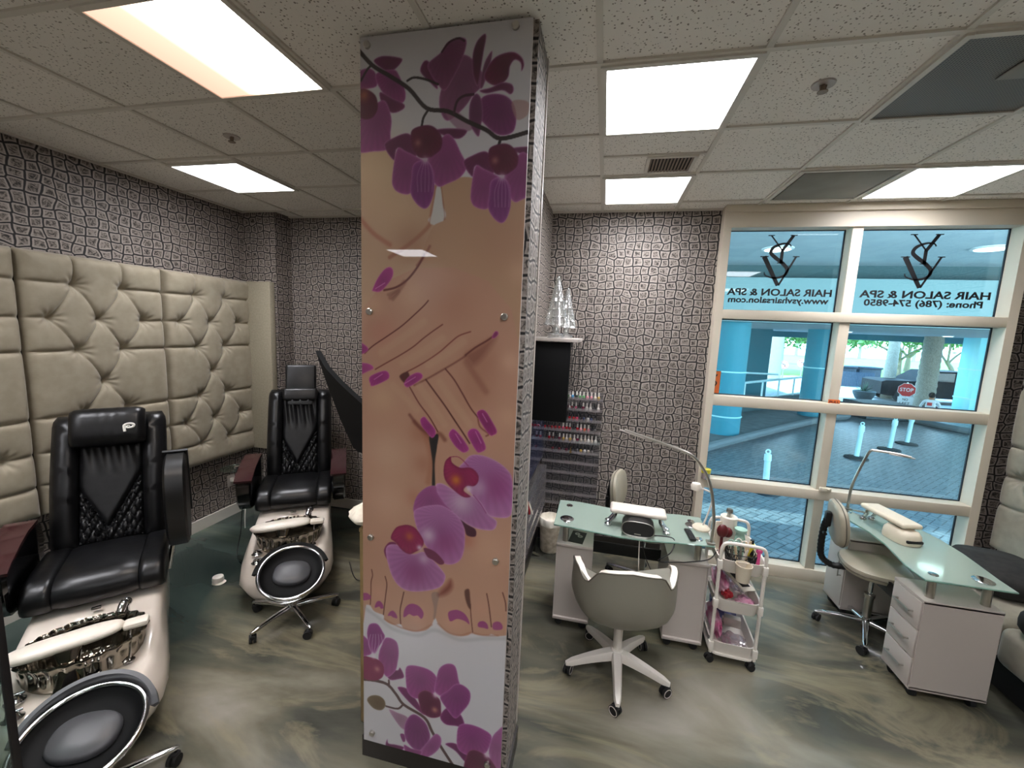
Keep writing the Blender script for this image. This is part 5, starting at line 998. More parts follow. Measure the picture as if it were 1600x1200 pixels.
CN = {'w': 'white', 'b': 'blue', 'g': 'green', 'dg': 'dark green', 'p': 'pale pink', 'hp': 'hot pink', 'r': 'red', 'dr': 'dark red', 'm': 'maroon', 'n': 'black', 'go': 'gold', 'c': 'cream', 'gy': 'grey', 'o': 'coral', 'bl': 'navy'}
shelves = [('top', TZ[0], -.01, ['go', 'c', 'p', 'p', 'g', 'g', 'dg', 'b', 'w', 'c'], 'w'), ('second', TZ[1], -.01, ['w', 'n', 'w', 'w', 'm', 'n', 'm', 'dr', 'w'], 'w'), ('third', TZ[2], -.03, ['gy', 'bl', 'w', 'bl', 'n', 'hp', 'r', 'r', 'r'], 'n'),
           ('fourth', TZ[3], -.02, ['gy', 'n', 'p', 'o', 'p', 'r', 'n', 'r', 'r', 'hp', 'r', 'r', 'r', 'dr', 'r'], 'w'), ('fifth', TZ[4], -.01, ['w', 'c', 'w', 'c', 'c', 'm', 'c', 'go', 'c', 'go', 'm', 'n', 'dr', 'r'], 'w'), ('sixth', TZ[5], -.04, ['gy', 'c', 'w', 'go', 'gy', 'n', 'n', 'm', 'n', 'dr', 'n', 'dr'], 'n')]
body = {}; capm = {}; ORD = ['first', 'second', 'third', 'fourth', 'fifth', 'sixth', 'seventh', 'eighth', 'ninth', 'tenth', 'eleventh', 'twelfth', 'thirteenth', 'fourteenth', 'fifteenth', 'sixteenth']
def bottle_meshes(c, cap):
    key = (c, cap)
    if key not in body:
        b = MB().lathe([(.0105, 0), (.0128, .003), (.0128, .026), (.009, .033), (.005, .036)], seg=12, cap=True).build('bottle_body', 'pol_' + c); k = MB().lathe([(.0068, .035), (.0062, .066), (.004, .068)], seg=10, cap=True).build('cap', 'white' if cap == 'w' else 'black')
        body[key] = (b.data, k.data); bpy.data.objects.remove(b); bpy.data.objects.remove(k)
    return body[key]
for nm, z, x0, cs, cap in shelves:
    for i, c in enumerate(cs):
        cp = cap if c not in ('n', 'gy') else 'n'
        if nm == 'fourth' and i > 9: cp = 'n'
        b, k = bottle_meshes(c, cp)
        t = thing('nail_polish_bottle', f'{ORD[i]} bottle from the right on the {nm} shelf of the polish rack, {CN[c]} polish', 'nail polish', (x0 - .0335 * i + random.uniform(-.003, .003), 3.825 + random.uniform(-.008, .008), z + .0035), 0, 'nail polish bottles on the acrylic rack')
        for nmn, me in (('bottle_body', b), ('cap', k)): o = bpy.data.objects.new(nmn, me); COL.objects.link(o); o.parent = t
t = thing('eiffel_figurine', 'tiny gold tower figurine on the sixth shelf of the polish rack', 'figurine', (-.235, 3.795, TZ[5] + .003)); MB().lathe([(.014, 0), (.008, .012), (.006, .025), (.003, .045), (.001, .06)], seg=4, cap=True).build('tower', 'gold', t); MB().box((0, 0, .013), (.02, .02, .003)).build('deck', 'gold', t)
# black cabinet, shelf, tv on the divider wall
t = thing('wall_box', 'black box cabinet mounted on the divider wall right of the orchid column', 'cabinet', (-.375, 3.03, 1.40)); MB().box((0, 0, .283), (.30, .25, .565), .003).build('body', 'matteblack', t); MB().box((.1515, -.03, .283), (.002, .12, .5)).build('side_strip', 'blackgloss', t)
tag(MB().box((-.35, 3.15, 1.985), (.36, .56, .022), .002).build('wall_shelf', 'lam'), 'white wall shelf above the black box, holding the glass trees', 'shelf')
t = thing('wall_tv', 'dark wall screen tinted with a blue reflection on the divider wall under the black box', 'television', (-.527, 3.26, 1.12)); MB().box((.02, 0, 0), (.034, .96, .50), .003).build('frame', 'black', t); MB().box((.038, .01, .0), (.003, .92, .46)).build('screen', 'bluemirror', t)  # the window's blue reflection is put into the screen colour
for x, y, h, lab in ((-.34, 2.97, .43, 'taller clear glass tree ornament on the white wall shelf'), (-.285, 3.16, .37, 'smaller clear glass tree ornament on the shelf, behind the taller one')):
    t = thing('glass_tree', lab, 'ornament', (x, y, 1.997)); k = h / .43
    MB().lathe([(.06*k, 0), (.062*k, .025*k), (.05*k, .032*k), (.02*k, .036*k), (.03*k, .055*k), (.022*k, .075*k), (.03*k, .09*k)], seg=24, cap=True).build('base', 'crystal', t)
    pr = []; 
    for j in range(6):
        z0 = .09 + j * .055; r0 = .088 * (1 - j / 6.6); pr += [(r0 * k, z0 * k), (r0 * .86 * k, (z0 + .012) * k), (r0 * .74 * k, (z0 + .05) * k)]
    pr += [(.006 * k, .41 * k)]
    MB().lathe(pr, seg=40, mod=lambda a, i: 1 + .07 * math.cos(10 * a), cap=True).build('tree', 'crystal', t, 20); MB().ell((0, 0, .418 * k), (.012 * k, .012 * k, .014 * k), 10).build('star', 'crystal', t)
for pts, lab in (([(-.24, 3.85, 1.90), (-.27, 3.84, 1.7), (-.24, 3.83, 1.46), (-.205, 3.84, 1.62), (-.22, 3.85, 1.88)], 'lower black wire loop hanging on the stone wall above the rack'), ([(-.16, 3.85, 2.0), (-.20, 3.84, 1.85), (-.19, 3.84, 1.70), (-.14, 3.84, 1.80), (-.15, 3.85, 1.98)], 'upper black wire loop hanging on the stone wall')):
    tag(MB().tube(pts, .004, 6, 8, True).build('wire_loop', 'cable'), lab, 'cable')
t = thing('waste_basket', 'cream waste basket with a liner in the corner under the polish rack', 'waste basket', (-.37, 3.68, 0)); m = MB().lathe([(.082, 0), (.086, .01), (.094, .15), (.104, .30), (.106, .31), (.101, .31), (.09, .15), (.08, .012), (0, .012)], seg=72, mod=lambda a, i: 1 + .012 * math.cos(24 * a + i * 1.5)); m.build('basket', 'bag', t, 60)
m = MB().lathe([(.107, .26), (.110, .315), (.100, .325), (.09, .27), (.07, .25), (0, .24)], seg=60, mod=lambda a, i: 1 + .03 * math.sin(7 * a + i) + .02 * math.cos(13 * a), cap=None); m.build('liner', 'towel', t, 60)

# ================================================================ trolley
TX, TY = .93, 2.81
t = thing('utility_trolley', 'white three tier trolley full of supplies beside the middle desk', 'trolley', (TX, TY, 0), R(-3))
def tray(z):
    m = MB(); a, b = .132, .205
    m.rings([se(0, 0, a*.9, b*.93, z - .088, 40, 6), se(0, 0, a*.93, b*.95, z - .08, 40, 6), se(0, 0, a, b, z - .004, 40, 6), se(0, 0, a+.006, b+.006, z, 40, 6), se(0, 0, a-.003, b-.003, z - .002, 40, 6), se(0, 0, a*.9, b*.93, z - .078, 40, 6)], cap=(True, True)); return m.build('tray', 'white', t, 40)
for z in (.70, .44, .15): tray(z)
MB().rings([se(0, 0, .135, .208, z, 40, 6) for z in (.058, .062, .07)]).build('bottom_frame', 'white', t, 40)
for y in (-.19, .19):
    MB().tube([(-.125, y, .06), (-.125, y, .4), (-.125, y, .70), (-.118, y, .775), (-.09, y, .80), (0, y, .803), (.09, y, .80), (.118, y, .775), (.125, y, .70), (.125, y, .4), (.125, y, .06)], .0105, 10, 5).build('frame_tube', 'white', t)
    for x in (-.125, .125):
        caster(t, x * .95, y, .022, 'black', .4)
        for z in (.66, .40, .11): MB().box((x, y, z), (.032, .032, .06), .008).build('joint', 'white', t)
def local(x, y): a = R(-3); return (TX + x*math.cos(a) - y*math.sin(a), TY + x*math.sin(a) + y*math.cos(a))
t = thing('hanging_cup', 'small greige cup hanging on the front rim of the trolley', 'cup', (*local(-.005, -.238), .60)); MB().lathe([(.036, 0), (.046, .10), (.047, .105), (.044, .105), (.034, .006), (0, .006)], seg=30).build('cup', 'cream', t, 50); MB().box((0, .05, .095), (.03, .02, .004)).build('hook', 'cream', t)
x, y = local(-.03, .10); t = thing('paper_towel_roll', 'upright paper towel roll with a dark core at the back of the trolley', 'paper towel', (x, y, .625)); MB().lathe([(.05, 0), (.052, .23), (.045, .235), (.018, .23), (.018, .18), (0, .18)], seg=32).build('roll', 'paper', t, 50); MB().cyl((0, 0, .18), (0, 0, .27), .013).lathe([(.022, .262), (.018, .285), (0, .29)], seg=16, cap=True).build('core_knob', 'steel', t)
x, y = local(.03, .03); t = thing('mint_bottle', 'mint green bottle with a wide cap in the top tray of the trolley', 'bottle', (x, y, .625)); MB().lathe([(.03, 0), (.032, .12), (.024, .16), (.024, .165)], seg=24, cap=True).build('bottle', 'mint', t); MB().lathe([(.036, .165), (.038, .185), (.02, .19)], seg=24, cap=True).build('cap', 'mint', t)
x, y = local(-.085, .0); t = thing('hair_brush', 'maroon brush standing at the left of the trolley top tray', 'brush', (x, y, .625)); MB().cyl((0, 0, 0), (.0, 0, .13), .009).build('handle', 'plum', t); MB().ell((0, 0, .165), (.035, .02, .045), 16).ell((.04, .02, .15), (.03, .02, .035), 14).build('head', 'plum', t)
x, y = local(.01, -.09); t = thing('tool_basket', 'black lattice basket of tools in the trolley top tray', 'basket', (x, y, .624), R(-3))
m = MB(); 
for z in (.004, .03, .06, .09): m.tube(se(0, 0, .075 + z*.1, .055 + z*.1, z, 40, 5), .0028, 6, 0, True)
for i in range(30):
    a = 2*PI*i/30; p = se(0, 0, .075, .055, 0, 30, 5)[i]; q = se(0, 0, .084, .064, .09, 30, 5)[(i+1) % 30]; m.cyl(p, q, .0022, seg=5); q = se(0, 0, .084, .064, .09, 30, 5)[(i-1) % 30]; m.cyl(p, q, .0022, seg=5)
m.rings([se(0, 0, .074, .054, z, 30, 5) for z in (0, .003)]).build('basket', 'black', t, 0)
bx, by = x, y
def scissors(x, y, lab, c, tilt):
    t = thing('scissors', lab, 'scissors', (x, y, .632), tilt[1]); MB().torus((-.016, 0, .125), .016, .0045, 24, 8, rot=(R(90), 0, R(0)), sy=1.3).torus((.018, 0, .12), .016, .0045, 24, 8, rot=(R(90), 0, 0), sy=1.2).build('handles', c, t); MB().box((-.004, 0, .05), (.008, .003, .10), .001, rot=(0, R(4), 0)).box((.004, 0, .05), (.008, .003, .10), .001, rot=(0, R(-4), 0)).build('blades', 'steel', t)
scissors(bx - .045, by + .01, 'mint handled scissors standing in the black tool basket', 'mint', (0, .2)); scissors(bx + .01, by + .03, 'white handled scissors behind the mint ones in the black tool basket', 'white', (0, -.3))
for dx, dy, c, h, rx, ry, lab in ((.02, 0, 'stick', .17, .1, .15, 'broad wooden stick in the middle of the black tool basket'), (.045, .01, 'stick', .15, .05, -.12, 'thin wooden stick at the right of the black tool basket'), (-.015, -.01, 'stick', .12, 0, -.2, 'short wooden file at the left of the black tool basket'), (.03, .03, 'yellow', .13, .1, .35, 'yellow slanted file in the black tool basket'), (.0, -.02, 'paper', .11, .0, .3, 'white file leaning in the black tool basket')):
    m = MB().rings([se(0, 0, a, .0025, z, 12) for a, z in ((.006, 0), (.008, h*.5), (.009, h*.9), (.005, h))]); m.xf(Matrix.Translation((bx + dx, by + dy, .630)) @ Matrix.Rotation(ry, 4, 'Y') @ Matrix.Rotation(rx, 4, 'X')); tag(m.build('nail_file', c, None, 50), lab, 'nail file')
t = thing('yellow_tube', 'yellow tube with a black cap at the right of the trolley top tray', 'tube', (*local(.095, .0), .625)); MB().cyl((0, 0, 0), (0, 0, .11), .014, .016).build('tube', 'yellow', t); MB().cyl((.0, 0, .11), (.0, 0, .135), .012).build('cap', 'black', t)
t = thing('pink_tool', 'pink notched tool upright at the front right of the trolley', 'tool', (*local(.10, -.13), .625)); MB().box((0, 0, .06), (.02, .01, .12), .003).build('handle', 'pink', t); MB().box((0, 0, .125), (.036, .012, .02), .004).box((-.012, 0, .14), (.01, .012, .02), .003).box((.012, 0, .14), (.01, .012, .02), .003).build('head', 'pink', t)
t = thing('white_brush', 'cream flat spatula leaning at the left rim of the trolley', 'spatula', (*local(-.095, .07), .625), .3); MB().box((0, 0, .10), (.045, .012, .2), .01).build('blade', 'cream', t)
def blob(name, lab, cat, c, r, m, seed, sq=1.0, smooth=60):
    mb = MB(); g = bmesh.ops.create_icosphere(mb.bm, subdivisions=4, radius=1.0)
    for v in g['verts']:
        n = noise.noise(v.co * 2.3 + Vector((seed, 0, 0))); n2 = noise.noise(v.co * 6 + Vector((0, seed, 0))); k = 1 + .35 * n + .13 * n2; v.co = Vector((v.co.x * r[0] * k, v.co.y * r[1] * k, max(-1, v.co.z) * r[2] * k))
    for v in mb.bm.verts: v.co += Vector(c)
    return tag(mb.build(name, m, None, smooth), lab, cat)
x, y = local(-.06, .02); blob('supply_bag', 'pink and white plastic bag at the left of the middle trolley tray', 'bag', (x, y, .44), (.045, .12, .06), 'cloth_pink', 3)
x, y = local(.045, .06); blob('clear_bag', 'clear cellophane bag in the middle trolley tray behind the dark card', 'bag', (x, y, .425), (.06, .10, .045), 'clearbag', 5)
x, y = local(-.01, -.07); blob('red_pouch', 'small bright red pouch in the middle trolley tray', 'pouch', (x - .03, y - .02, .415), (.03, .03, .03), 'red', 8)
x, y = local(.06, -.12); blob('pink_sachet', 'pink sachet at the front of the middle trolley tray', 'sachet', (x, y, .40), (.05, .05, .025), 'cloth_pink', 9)
x, y = local(.035, -.03); t = thing('booklet', 'white booklet with a dark lettered panel in the middle trolley tray', 'booklet', (x, y, .492), R(25)); t.rotation_euler = (R(14), R(6), R(28)); MB().box((0, 0, 0), (.10, .19, .008), .001).build('booklet', 'paper', t); MB().box((0, -.005, .005), (.062, .12, .002)).build('dark_panel', 'charcoal', t)
x, y = local(-.075, .0); blob('supply_bag', 'long pink plastic bag at the left of the lowest trolley tray', 'bag', (x, y, .165), (.035, .14, .065), 'cloth_pink', 12)
x, y = local(.0, .13); t = thing('dark_box', 'dark glossy box at the back of the lowest trolley tray', 'box', (x, y, .165), R(-3)); MB().box((0, 0, 0), (.17, .06, .16), .004).build('box', 'bluemirror', t)
x, y = local(.04, .02); t = thing('white_box', 'small white box in the lowest trolley tray', 'box', (x, y, .16), R(-12)); MB().box((0, 0, 0), (.10, .05, .06), .006).build('box', 'lam', t); MB().box((-.055, 0, 0), (.012, .03, .03), .003).build('spout', 'lam', t)
x, y = local(.03, -.09); blob('clear_bag', 'crinkled cellophane and small parts at the front of the lowest tray', 'bag', (x, y, .10), (.07, .07, .025), 'clearbag', 21)
# ================================================================ outside the window
GZ = -.60
M.update(teal=mat('teal_paint', '237c8e', .6), teal_d=mat('teal_shade_paint', '276673', .7), cyan=mat('sunlit_teal_paint', '8fe0e8', .6), band=mat('column_band', 'a8dce0', .5), soffit=noisy('soffit', 'a9b6bc', 'b4c0c4', 2, .8), recess=mat('dark_recess', '3c5458', .8), fascia=mat('fascia', '7d9698', .7),
         asphalt=noisy('street', 'a8acae', 'b8bcbc', 2, .9), walk=noisy('sidewalk', '5a6466', '6c7678', 5, .9), kerb=mat('kerb', '667074', .8), grass=noisy('grass', '6fa044', '86b858', 3, 1, .2), bark=noisy('bark', '6a6056', '8a7e70', 18, .9, .4), palmbark=noisy('palm_bark', '7c776c', '9e988a', 30, .9, .5), leaf=noisy('leaf', '3c6a34', '5a8c48', 8, .7), leafd=mat('dark_leaf', '2c4a34', .7),
         sea=mat('sea', '9ec8dc', .3), brickred=mat('brick_kerb', '9a5a48', .8), bowl=noisy('planter_bowl', '3c464a', '4c585c', 12, .7), car=mat('dark_paint', '12151a', .6, spec=.15), carg=mat('car_glass', '101418', .05), railm=mat('rail_paint', 'b8dce0', .4), shirt=mat('white_shirt', 'd8dcdc', .9), skin=mat('skin', 'a87858', .6), hair=mat('dark_hair', '1a1614', .8), jeans=mat('jeans', '2a3444', .9), signr=mat('sign_red', 'c02828', .5), signw=mat('sign_white', 'e0e4e4', .5), rubberd=mat('bollard_base', '1c2226', .7), fencem=mat('fence_slat', '3a4858', .7), bmetal=mat('bin_dark', '22303c', .6))
def pavers():
    x = NT('herringbone_pavers'); t = x.node('ShaderNodeTexCoord'); mp = x.node('ShaderNodeMapping'); mp.inputs['Rotation'].default_value = (0, 0, R(45)); x.link(t.outputs['Object'], mp.inputs[0])
    s = x.node('ShaderNodeSeparateXYZ'); x.link(mp.outputs[0], s.inputs[0]); U = .11
    u = x.math('DIVIDE', s.outputs[0], U); v = x.math('DIVIDE', s.outputs[1], U); iu = x.math('FLOOR', u); iv = x.math('FLOOR', v); fu = x.math('SUBTRACT', u, iu); fv = x.math('SUBTRACT', v, iv)
    k = x.math('FLOORED_MODULO', x.math('SUBTRACT', iu, iv), 4.0)
    lt = lambda a, b: x.math('LESS_THAN', a, b)
    def eq(n): return x.math('COMPARE', k, float(n))
    gap = .07
    L = lt(fu, gap); Rr = x.math('GREATER_THAN', fu, 1 - gap); B = lt(fv, gap); T = x.math('GREATER_THAN', fv, 1 - gap)
    # k=0 left half of a flat brick, 1 right half, 2 lower half of an upright brick, 3 upper half
    def cond(n, *edges):
        m = edges[0]
        for e in edges[1:]: m = x.math('MAXIMUM', m, e)
        c = x.node('ShaderNodeMath', operation='COMPARE'); x.link(k, c.inputs[0]); c.inputs[1].default_value = float(n); c.inputs[2].default_value = .3
        return x.math('MULTIPLY', m, c.outputs[0])
    j = cond(0, L, B, T)
    for c in (cond(1, Rr, B, T), cond(2, L, Rr, T), cond(3, L, Rr, B)): j = x.math('MAXIMUM', j, c)
    n = x.node('ShaderNodeTexNoise', i_Scale=1.6, i_Detail=5.0); x.link(t.outputs['Object'], n.inputs[0]); w = x.node('ShaderNodeTexWhiteNoise', noise_dimensions='2D'); cmb = x.node('ShaderNodeCombineXYZ'); x.link(iu, cmb.inputs[0]); x.link(iv, cmb.inputs[1]); x.link(cmb.outputs[0], w.inputs[0])
    c = x.mix(w.outputs['Value'], lin('6c767a'), lin('8a9294')); c = x.mix(x.math('MULTIPLY', n.outputs[0], .6), c, lin('585f66'))
    x.link(x.mix(j, c, lin('343a40')), x.b.inputs['Base Color']); x.b.inputs['Roughness'].default_value = .4; return x.m
M['pavers'] = pavers()
def S(name, mb, m, uv=False): return mb.build(name, m, None, 0, uv, 'structure')
S('pavement', MB().box((14, 18.5, GZ - .1), (60, 29, .2)), 'pavers')
S('building_base', MB().box((0, 3.93, -.33), (9, .14, .66)), 'kerb')
S('street', MB().box((14, 29.0, GZ - .09), (80, 14.5, .2)).box((30, 18, GZ - .095), (26, 12, .2)), 'asphalt')
S('lawn', MB().box((35, 65, GZ - .02), (160, 57, .2)), 'grass')
S('sea', MB().box((60, 300, GZ - .6), (900, 420, .2)), 'sea')
# raised walk on the left with a curved kerb
kb = [(1.2, 8.3), (2.41, 10.03), (3.48, 11.3), (5.85, 13.97), (7.9, 16.1), (8.6, 16.6), (8.9, 17.6)]
out = crv([Vector((*p, 0)) for p in kb], 6)
S('sidewalk', MB().prism([(p.x, p.y) for p in out] + [(8.9, 26), (-14, 26), (-14, 4.2), (-1, 6)], GZ, GZ + .14), 'walk')
S('trim_3', MB().tube([p + Vector((0, 0, GZ + .12)) for p in out], .09, 8), 'kerb')
k2 = crv([Vector((*p, 0)) for p in ((8.44, 17.0), (9.3, 16.3), (10.5, 16.6))], 6); k3 = crv([Vector((*p, 0)) for p in ((10.6, 19.0), (11.2, 15.6), (13.5, 14.9), (18, 14.6))], 6)
S('trim_4', MB().tube([p + Vector((0, 0, GZ + .1)) for p in k3], .1, 8), 'kerb')
# porte-cochere ceiling
S('ceiling_canopy', MB().box((6, 7.8, 3.96), (40, 7.6, .2)), 'soffit'); S('canopy_recess', MB().box((6, 11.5, 3.69), (40, .2, .4)), 'recess')
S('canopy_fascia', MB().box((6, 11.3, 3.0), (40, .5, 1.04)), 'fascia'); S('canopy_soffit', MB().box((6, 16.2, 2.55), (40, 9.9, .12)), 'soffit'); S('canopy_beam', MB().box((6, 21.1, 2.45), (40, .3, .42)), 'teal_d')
M['lampglow'] = mat('outdoor_lamp', 'ffffff', .5, emit='fff4e0', es=6)
for i, (x, y, z, lab) in enumerate(((3.23, 9.37, 3.86, 'round lit downlight in the porch ceiling seen through the left top pane'), (6.67, 9.32, 3.86, 'round lit downlight in the porch ceiling seen through the right top pane'), (8.4, 17.0, 2.49, 'small downlight in the porch soffit above the teal column'), (12.2, 18.2, 2.49, 'small downlight in the porch soffit at the right'))):
    t = thing('downlight', lab, 'outdoor light', (x, y, z)); r = .28 if i < 2 else .16; MB().lathe([(r, 0), (r, -.02), (r * .85, -.03)], seg=28, cap=True).build('ring', 'signw', t); MB().lathe([(r * .82, -.028), (r * .8, -.034)], seg=28, cap=True).build('lens', 'lampglow', t)
def column(x, y, r, label, m='teal', z1=2.5, ww=None):
    t = thing('round_column', label, 'column', (x, y, 0), 0, 'round teal columns'); MB().lathe([(r, GZ), (r, z1)], seg=48, cap=True).build('shaft', m, t, 40)
    for z in (.02, 1.2): MB().torus((0, 0, z), r + .002, .02, 48, 8).build('band', 'band', t)
    return t
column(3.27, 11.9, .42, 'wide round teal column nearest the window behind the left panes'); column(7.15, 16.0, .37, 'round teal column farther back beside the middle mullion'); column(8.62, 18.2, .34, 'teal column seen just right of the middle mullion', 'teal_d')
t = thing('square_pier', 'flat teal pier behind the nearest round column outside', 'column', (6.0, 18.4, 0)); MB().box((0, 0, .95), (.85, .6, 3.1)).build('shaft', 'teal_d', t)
t = thing('square_pier', 'pale teal pier, sunlight put into its colour, at the right edge of the outside view', 'column', (14.55, 19.9, 0)); MB().box((0, 0, .95), (.8, .8, 3.1)).build('shaft', 'cyan', t); MB().box((0, 0, .1), (.84, .84, .06)).box((0, 0, 1.25), (.84, .84, .06)).build('band', 'band', t)  # sunlight on the teal is put into this pier's bright colour
# ramp wall with railing
t = thing('ramp_railing', 'pale teal ramp railing outside behind the left panes', 'railing')
m = MB()
for i in range(7): p = Vector((3.2, 14.0, -.1)).lerp(Vector((8.3, 19.1, .0)), i / 6); m.cyl(p + Vector((0, 0, -.35)), p + Vector((0, 0, .62)), .03)
m.build('posts', 'railm', t); MB().tube([(3.0, 13.8, .50), (8.35, 19.15, .66)], .045, 8).tube([(3.0, 14.8, .95), (7.0, 18.7, .70)], .04, 8).build('handrail', 'railm', t); MB().tube([(3.0, 13.8, -.08), (8.3, 19.1, .02)], .03, 8).build('lower_rail', 'railm', t)
tag(MB().box((0, 0, 0), (7.4, .2, .5)).xf(Matrix.Translation((5.7, 16.5, -.3)) @ Matrix.Rotation(R(45), 4, 'Z')).build('ramp_wall', 'recess'), 'low dark wall under the ramp railing outside', 'low wall')
tag(MB().box((0, 0, 0), (1.6, 1.2, .55)).xf(Matrix.Translation((10.0, 17.6, -.30)) @ Matrix.Rotation(R(10), 4, 'Z')).build('planter_wall', 'bowl'), 'low dark planter wall under the bowl planter outside', 'low wall')
def bollard(x, y, h, label, lean=0):
    t = thing('bollard', label, 'bollard', (x, y, GZ), 0, 'pale delineator posts'); m = MB().lathe([(.05, .03), (.048, h * .8), (.06, h * .82), (.055, h * .97), (.03, h)], seg=20, cap=True).torus((0, 0, h + .03), .035, .012, 16, 6, rot=(R(90), 0, 0)); m.xf(Matrix.Rotation(lean, 4, 'Y')); m.build('post', 'railm', t)
    MB().lathe([(.24, 0), (.23, .03), (.08, .055), (.05, .06)], seg=28, cap=True).build('base', 'rubberd', t)
bollard(5.94, 10.9, .80, 'pale delineator post, left of the three standing right of the mullion', .03); bollard(7.31, 12.14, .80, 'pale delineator post, middle of the three right of the mullion', .05); bollard(8.25, 13.07, .78, 'pale delineator post, the farthest of the three right of the mullion', .05); bollard(2.95, 7.79, .70, 'pale delineator post standing alone behind the left panes', -.04)
for x, y, lab in ((11.69, 21.6, 'dark bowl planter with spiky plant outside, right of the mullion'), (9.0, 19.9, 'low dark leafy planter beside the teal column outside')):
    big = x > 10; z = GZ + (.1 if big else .05); s = 1 if big else .6
    t = thing('bowl_planter', lab, 'planter', (x, y, z)); MB().lathe([(.16*s, 0), (.30*s, .12*s), (.40*s, .32*s), (.42*s, .46*s), (.37*s, .48*s), (.33*s, .4*s), (0, .4*s)], seg=36).build('bowl', 'bowl', t, 50)
    m = MB()
    for i in range(26):
        a = i * 2.4; l = random.uniform(.35, .6) * s; e = random.uniform(.15, 1.25); d = Vector((math.cos(a) * math.cos(e), math.sin(a) * math.cos(e), math.sin(e))); p0 = Vector((0, 0, .4*s)); m.tube([p0, p0 + d * l * .5, p0 + d * l + Vector((0, 0, -.08 * (1.3 - e)))], [.03*s, .028*s, .004], 5, 3, flat=(1, .3))
    m.build('spiky_leaves', 'leafd', t)
# trees
def leaves(mb, c, r, n, s):
    for _ in range(n):
        p = Vector((random.gauss(0, .42), random.gauss(0, .42), random.gauss(0, .38))); p = Vector((p.x * r[0], p.y * r[1], p.z * r[2])) + Vector(c); a = Euler((random.uniform(-1, 1), random.uniform(-1, 1), random.uniform(0, 6))).to_matrix(); w = s * random.uniform(.6, 1.3)
        mb.quad(*(p + a @ Vector(q) for q in ((-w, 0, 0), (0, -w * .45, .04), (w, 0, 0), (0, w * .45, -.02))))
def tree(x, y, label, h, spread, crown=True, lean=0.0, r=.22):
    t = thing('shade_tree', label, 'tree', (x, y, GZ), 0, 'shade trees in the park'); m = MB(); m.tube([(0, 0, 0), (lean * .3, 0, h * .2), (lean, 0, h * .32)], [r * 1.3, r, r * .8], 10, 4); tops = []
    for i in range(6):
        a = i * 1.05; e = Vector((lean + spread * .8 * math.cos(a), spread * .6 * math.sin(a), h * (.8 + .12 * math.sin(i * 2)))); m.tube([(lean, 0, h * .3), (lean + spread * .25 * math.cos(a), spread * .2 * math.sin(a), h * .5), e], [r * .55, r * .4, r * .12], 7, 4); tops.append(e)
    m.build('trunk', 'bark', t); lf = MB()
    for e in tops: leaves(lf, e, (spread * .7, spread * .6, h * .22), 260, .22)
    o = lf.build('foliage', 'leaf', t, 0); o['kind'] = 'stuff' if 0 else 'part'
    del o['kind']; return t
tree(25.46, 42.8, 'shade tree with forked trunk in the middle of the park lawn', 4.6, 4.4, r=.2); tree(30.5, 50.0, 'shade tree behind the royal palm in the park', 4.8, 3.6); tree(27.6, 40.0, 'leaning shade tree right of the royal palm in the park', 4.6, 3.0, lean=-.5, r=.16)
tree(17.5, 38.0, 'leafy tree in the park seen beside the middle teal column', 4.2, 2.8, r=.13)
def palm(x, y, label, h, r, crown=True, lean=0.0):
    t = thing('palm_tree', label, 'palm', (x, y, GZ), 0, 'palm trees outside'); pts = [Vector((lean * (k / 12) ** 1.5, 0, h * k / 12)) for k in range(13)]; m = MB(); fine = crv(pts, 6); m.tube(fine, [r * (1.25 - .35 * i / len(fine)) * (1.04 if i % 2 else .97) for i in range(len(fine))], 14); m.build('trunk', 'palmbark', t)
    if crown:
        f = MB(); top = Vector((lean, 0, h))
        for i in range(16):
            a = i * 2.4; e = random.uniform(-.2, 1.1); L = h * .22 + 1.0; d = Vector((math.cos(a), math.sin(a), 0)); sp_ = [top + d * L * u * math.cos(e * (1-u*.6)) + Vector((0, 0, L * (u * math.sin(e) - .75 * u * u))) for u in (0, .25, .5, .75, 1)]
            f.tube(sp_, [.05, .04, .03, .02, .01], 5, 3)
            for k in range(2, 22):
                u = k / 22; q = crv(sp_, 6)[int(u * 23)]; w = L * .22 * math.sin(PI * min(1, u + .15)); sd = Vector((-d.y, d.x, 0))
                for sgn in (-1, 1): f.quad(q, q + d * .08, q + sd * sgn * w + d * .12 + Vector((0, 0, -w * .6)), q + sd * sgn * w * .95 + Vector((0, 0, -w * .62)))
        f.build('fronds', 'leaf', t, 0)
    return t
palm(12.9, 19.9, 'huge ringed royal palm trunk at the right of the outside view', 9, .26); palm(14.2, 24.4, 'second pale palm trunk just left of the huge royal palm', 9, .20)
palm(11.6, 32.0, 'thick rough date palm trunk seen through the left panes', 9, .42); palm(13.6, 36.6, 'slimmer date palm trunk right of the thick one, left panes', 9, .24); palm(18.6, 49.5, 'distant date palm in the park, left panes', 8, .22); palm(9.9, 38.5, 'date palm left of the thick one, half behind the teal pier', 9, .2)
palm(22.4, 34.8, 'leaning slim palm left of the forked shade tree', 9, .17, lean=1.2)
for i, (x, y, h) in enumerate(((34, 84, 4.3), (37.5, 86, 4.7), (43, 88, 3.2), (46, 88, 3.4), (52, 84, 3.8), (62, 82, 3.6), (66, 82, 4.2))):
    palm(x, y, ['far shoreline palm, first from the left in the right panes', 'far shoreline palm, second from the left in the right panes', 'far shoreline palm, third from the left in the right panes', 'far shoreline palm, fourth from the left in the right panes', 'far shoreline palm directly behind the forked tree', 'far shoreline palm right of the royal palm', 'rightmost far shoreline palm in the outside view'][i], h, .2)
t = thing('palm_shrub', 'bushy green palm at the right beside the pale pier outside', 'palm', (19.8, 27.0, GZ)); f = MB()
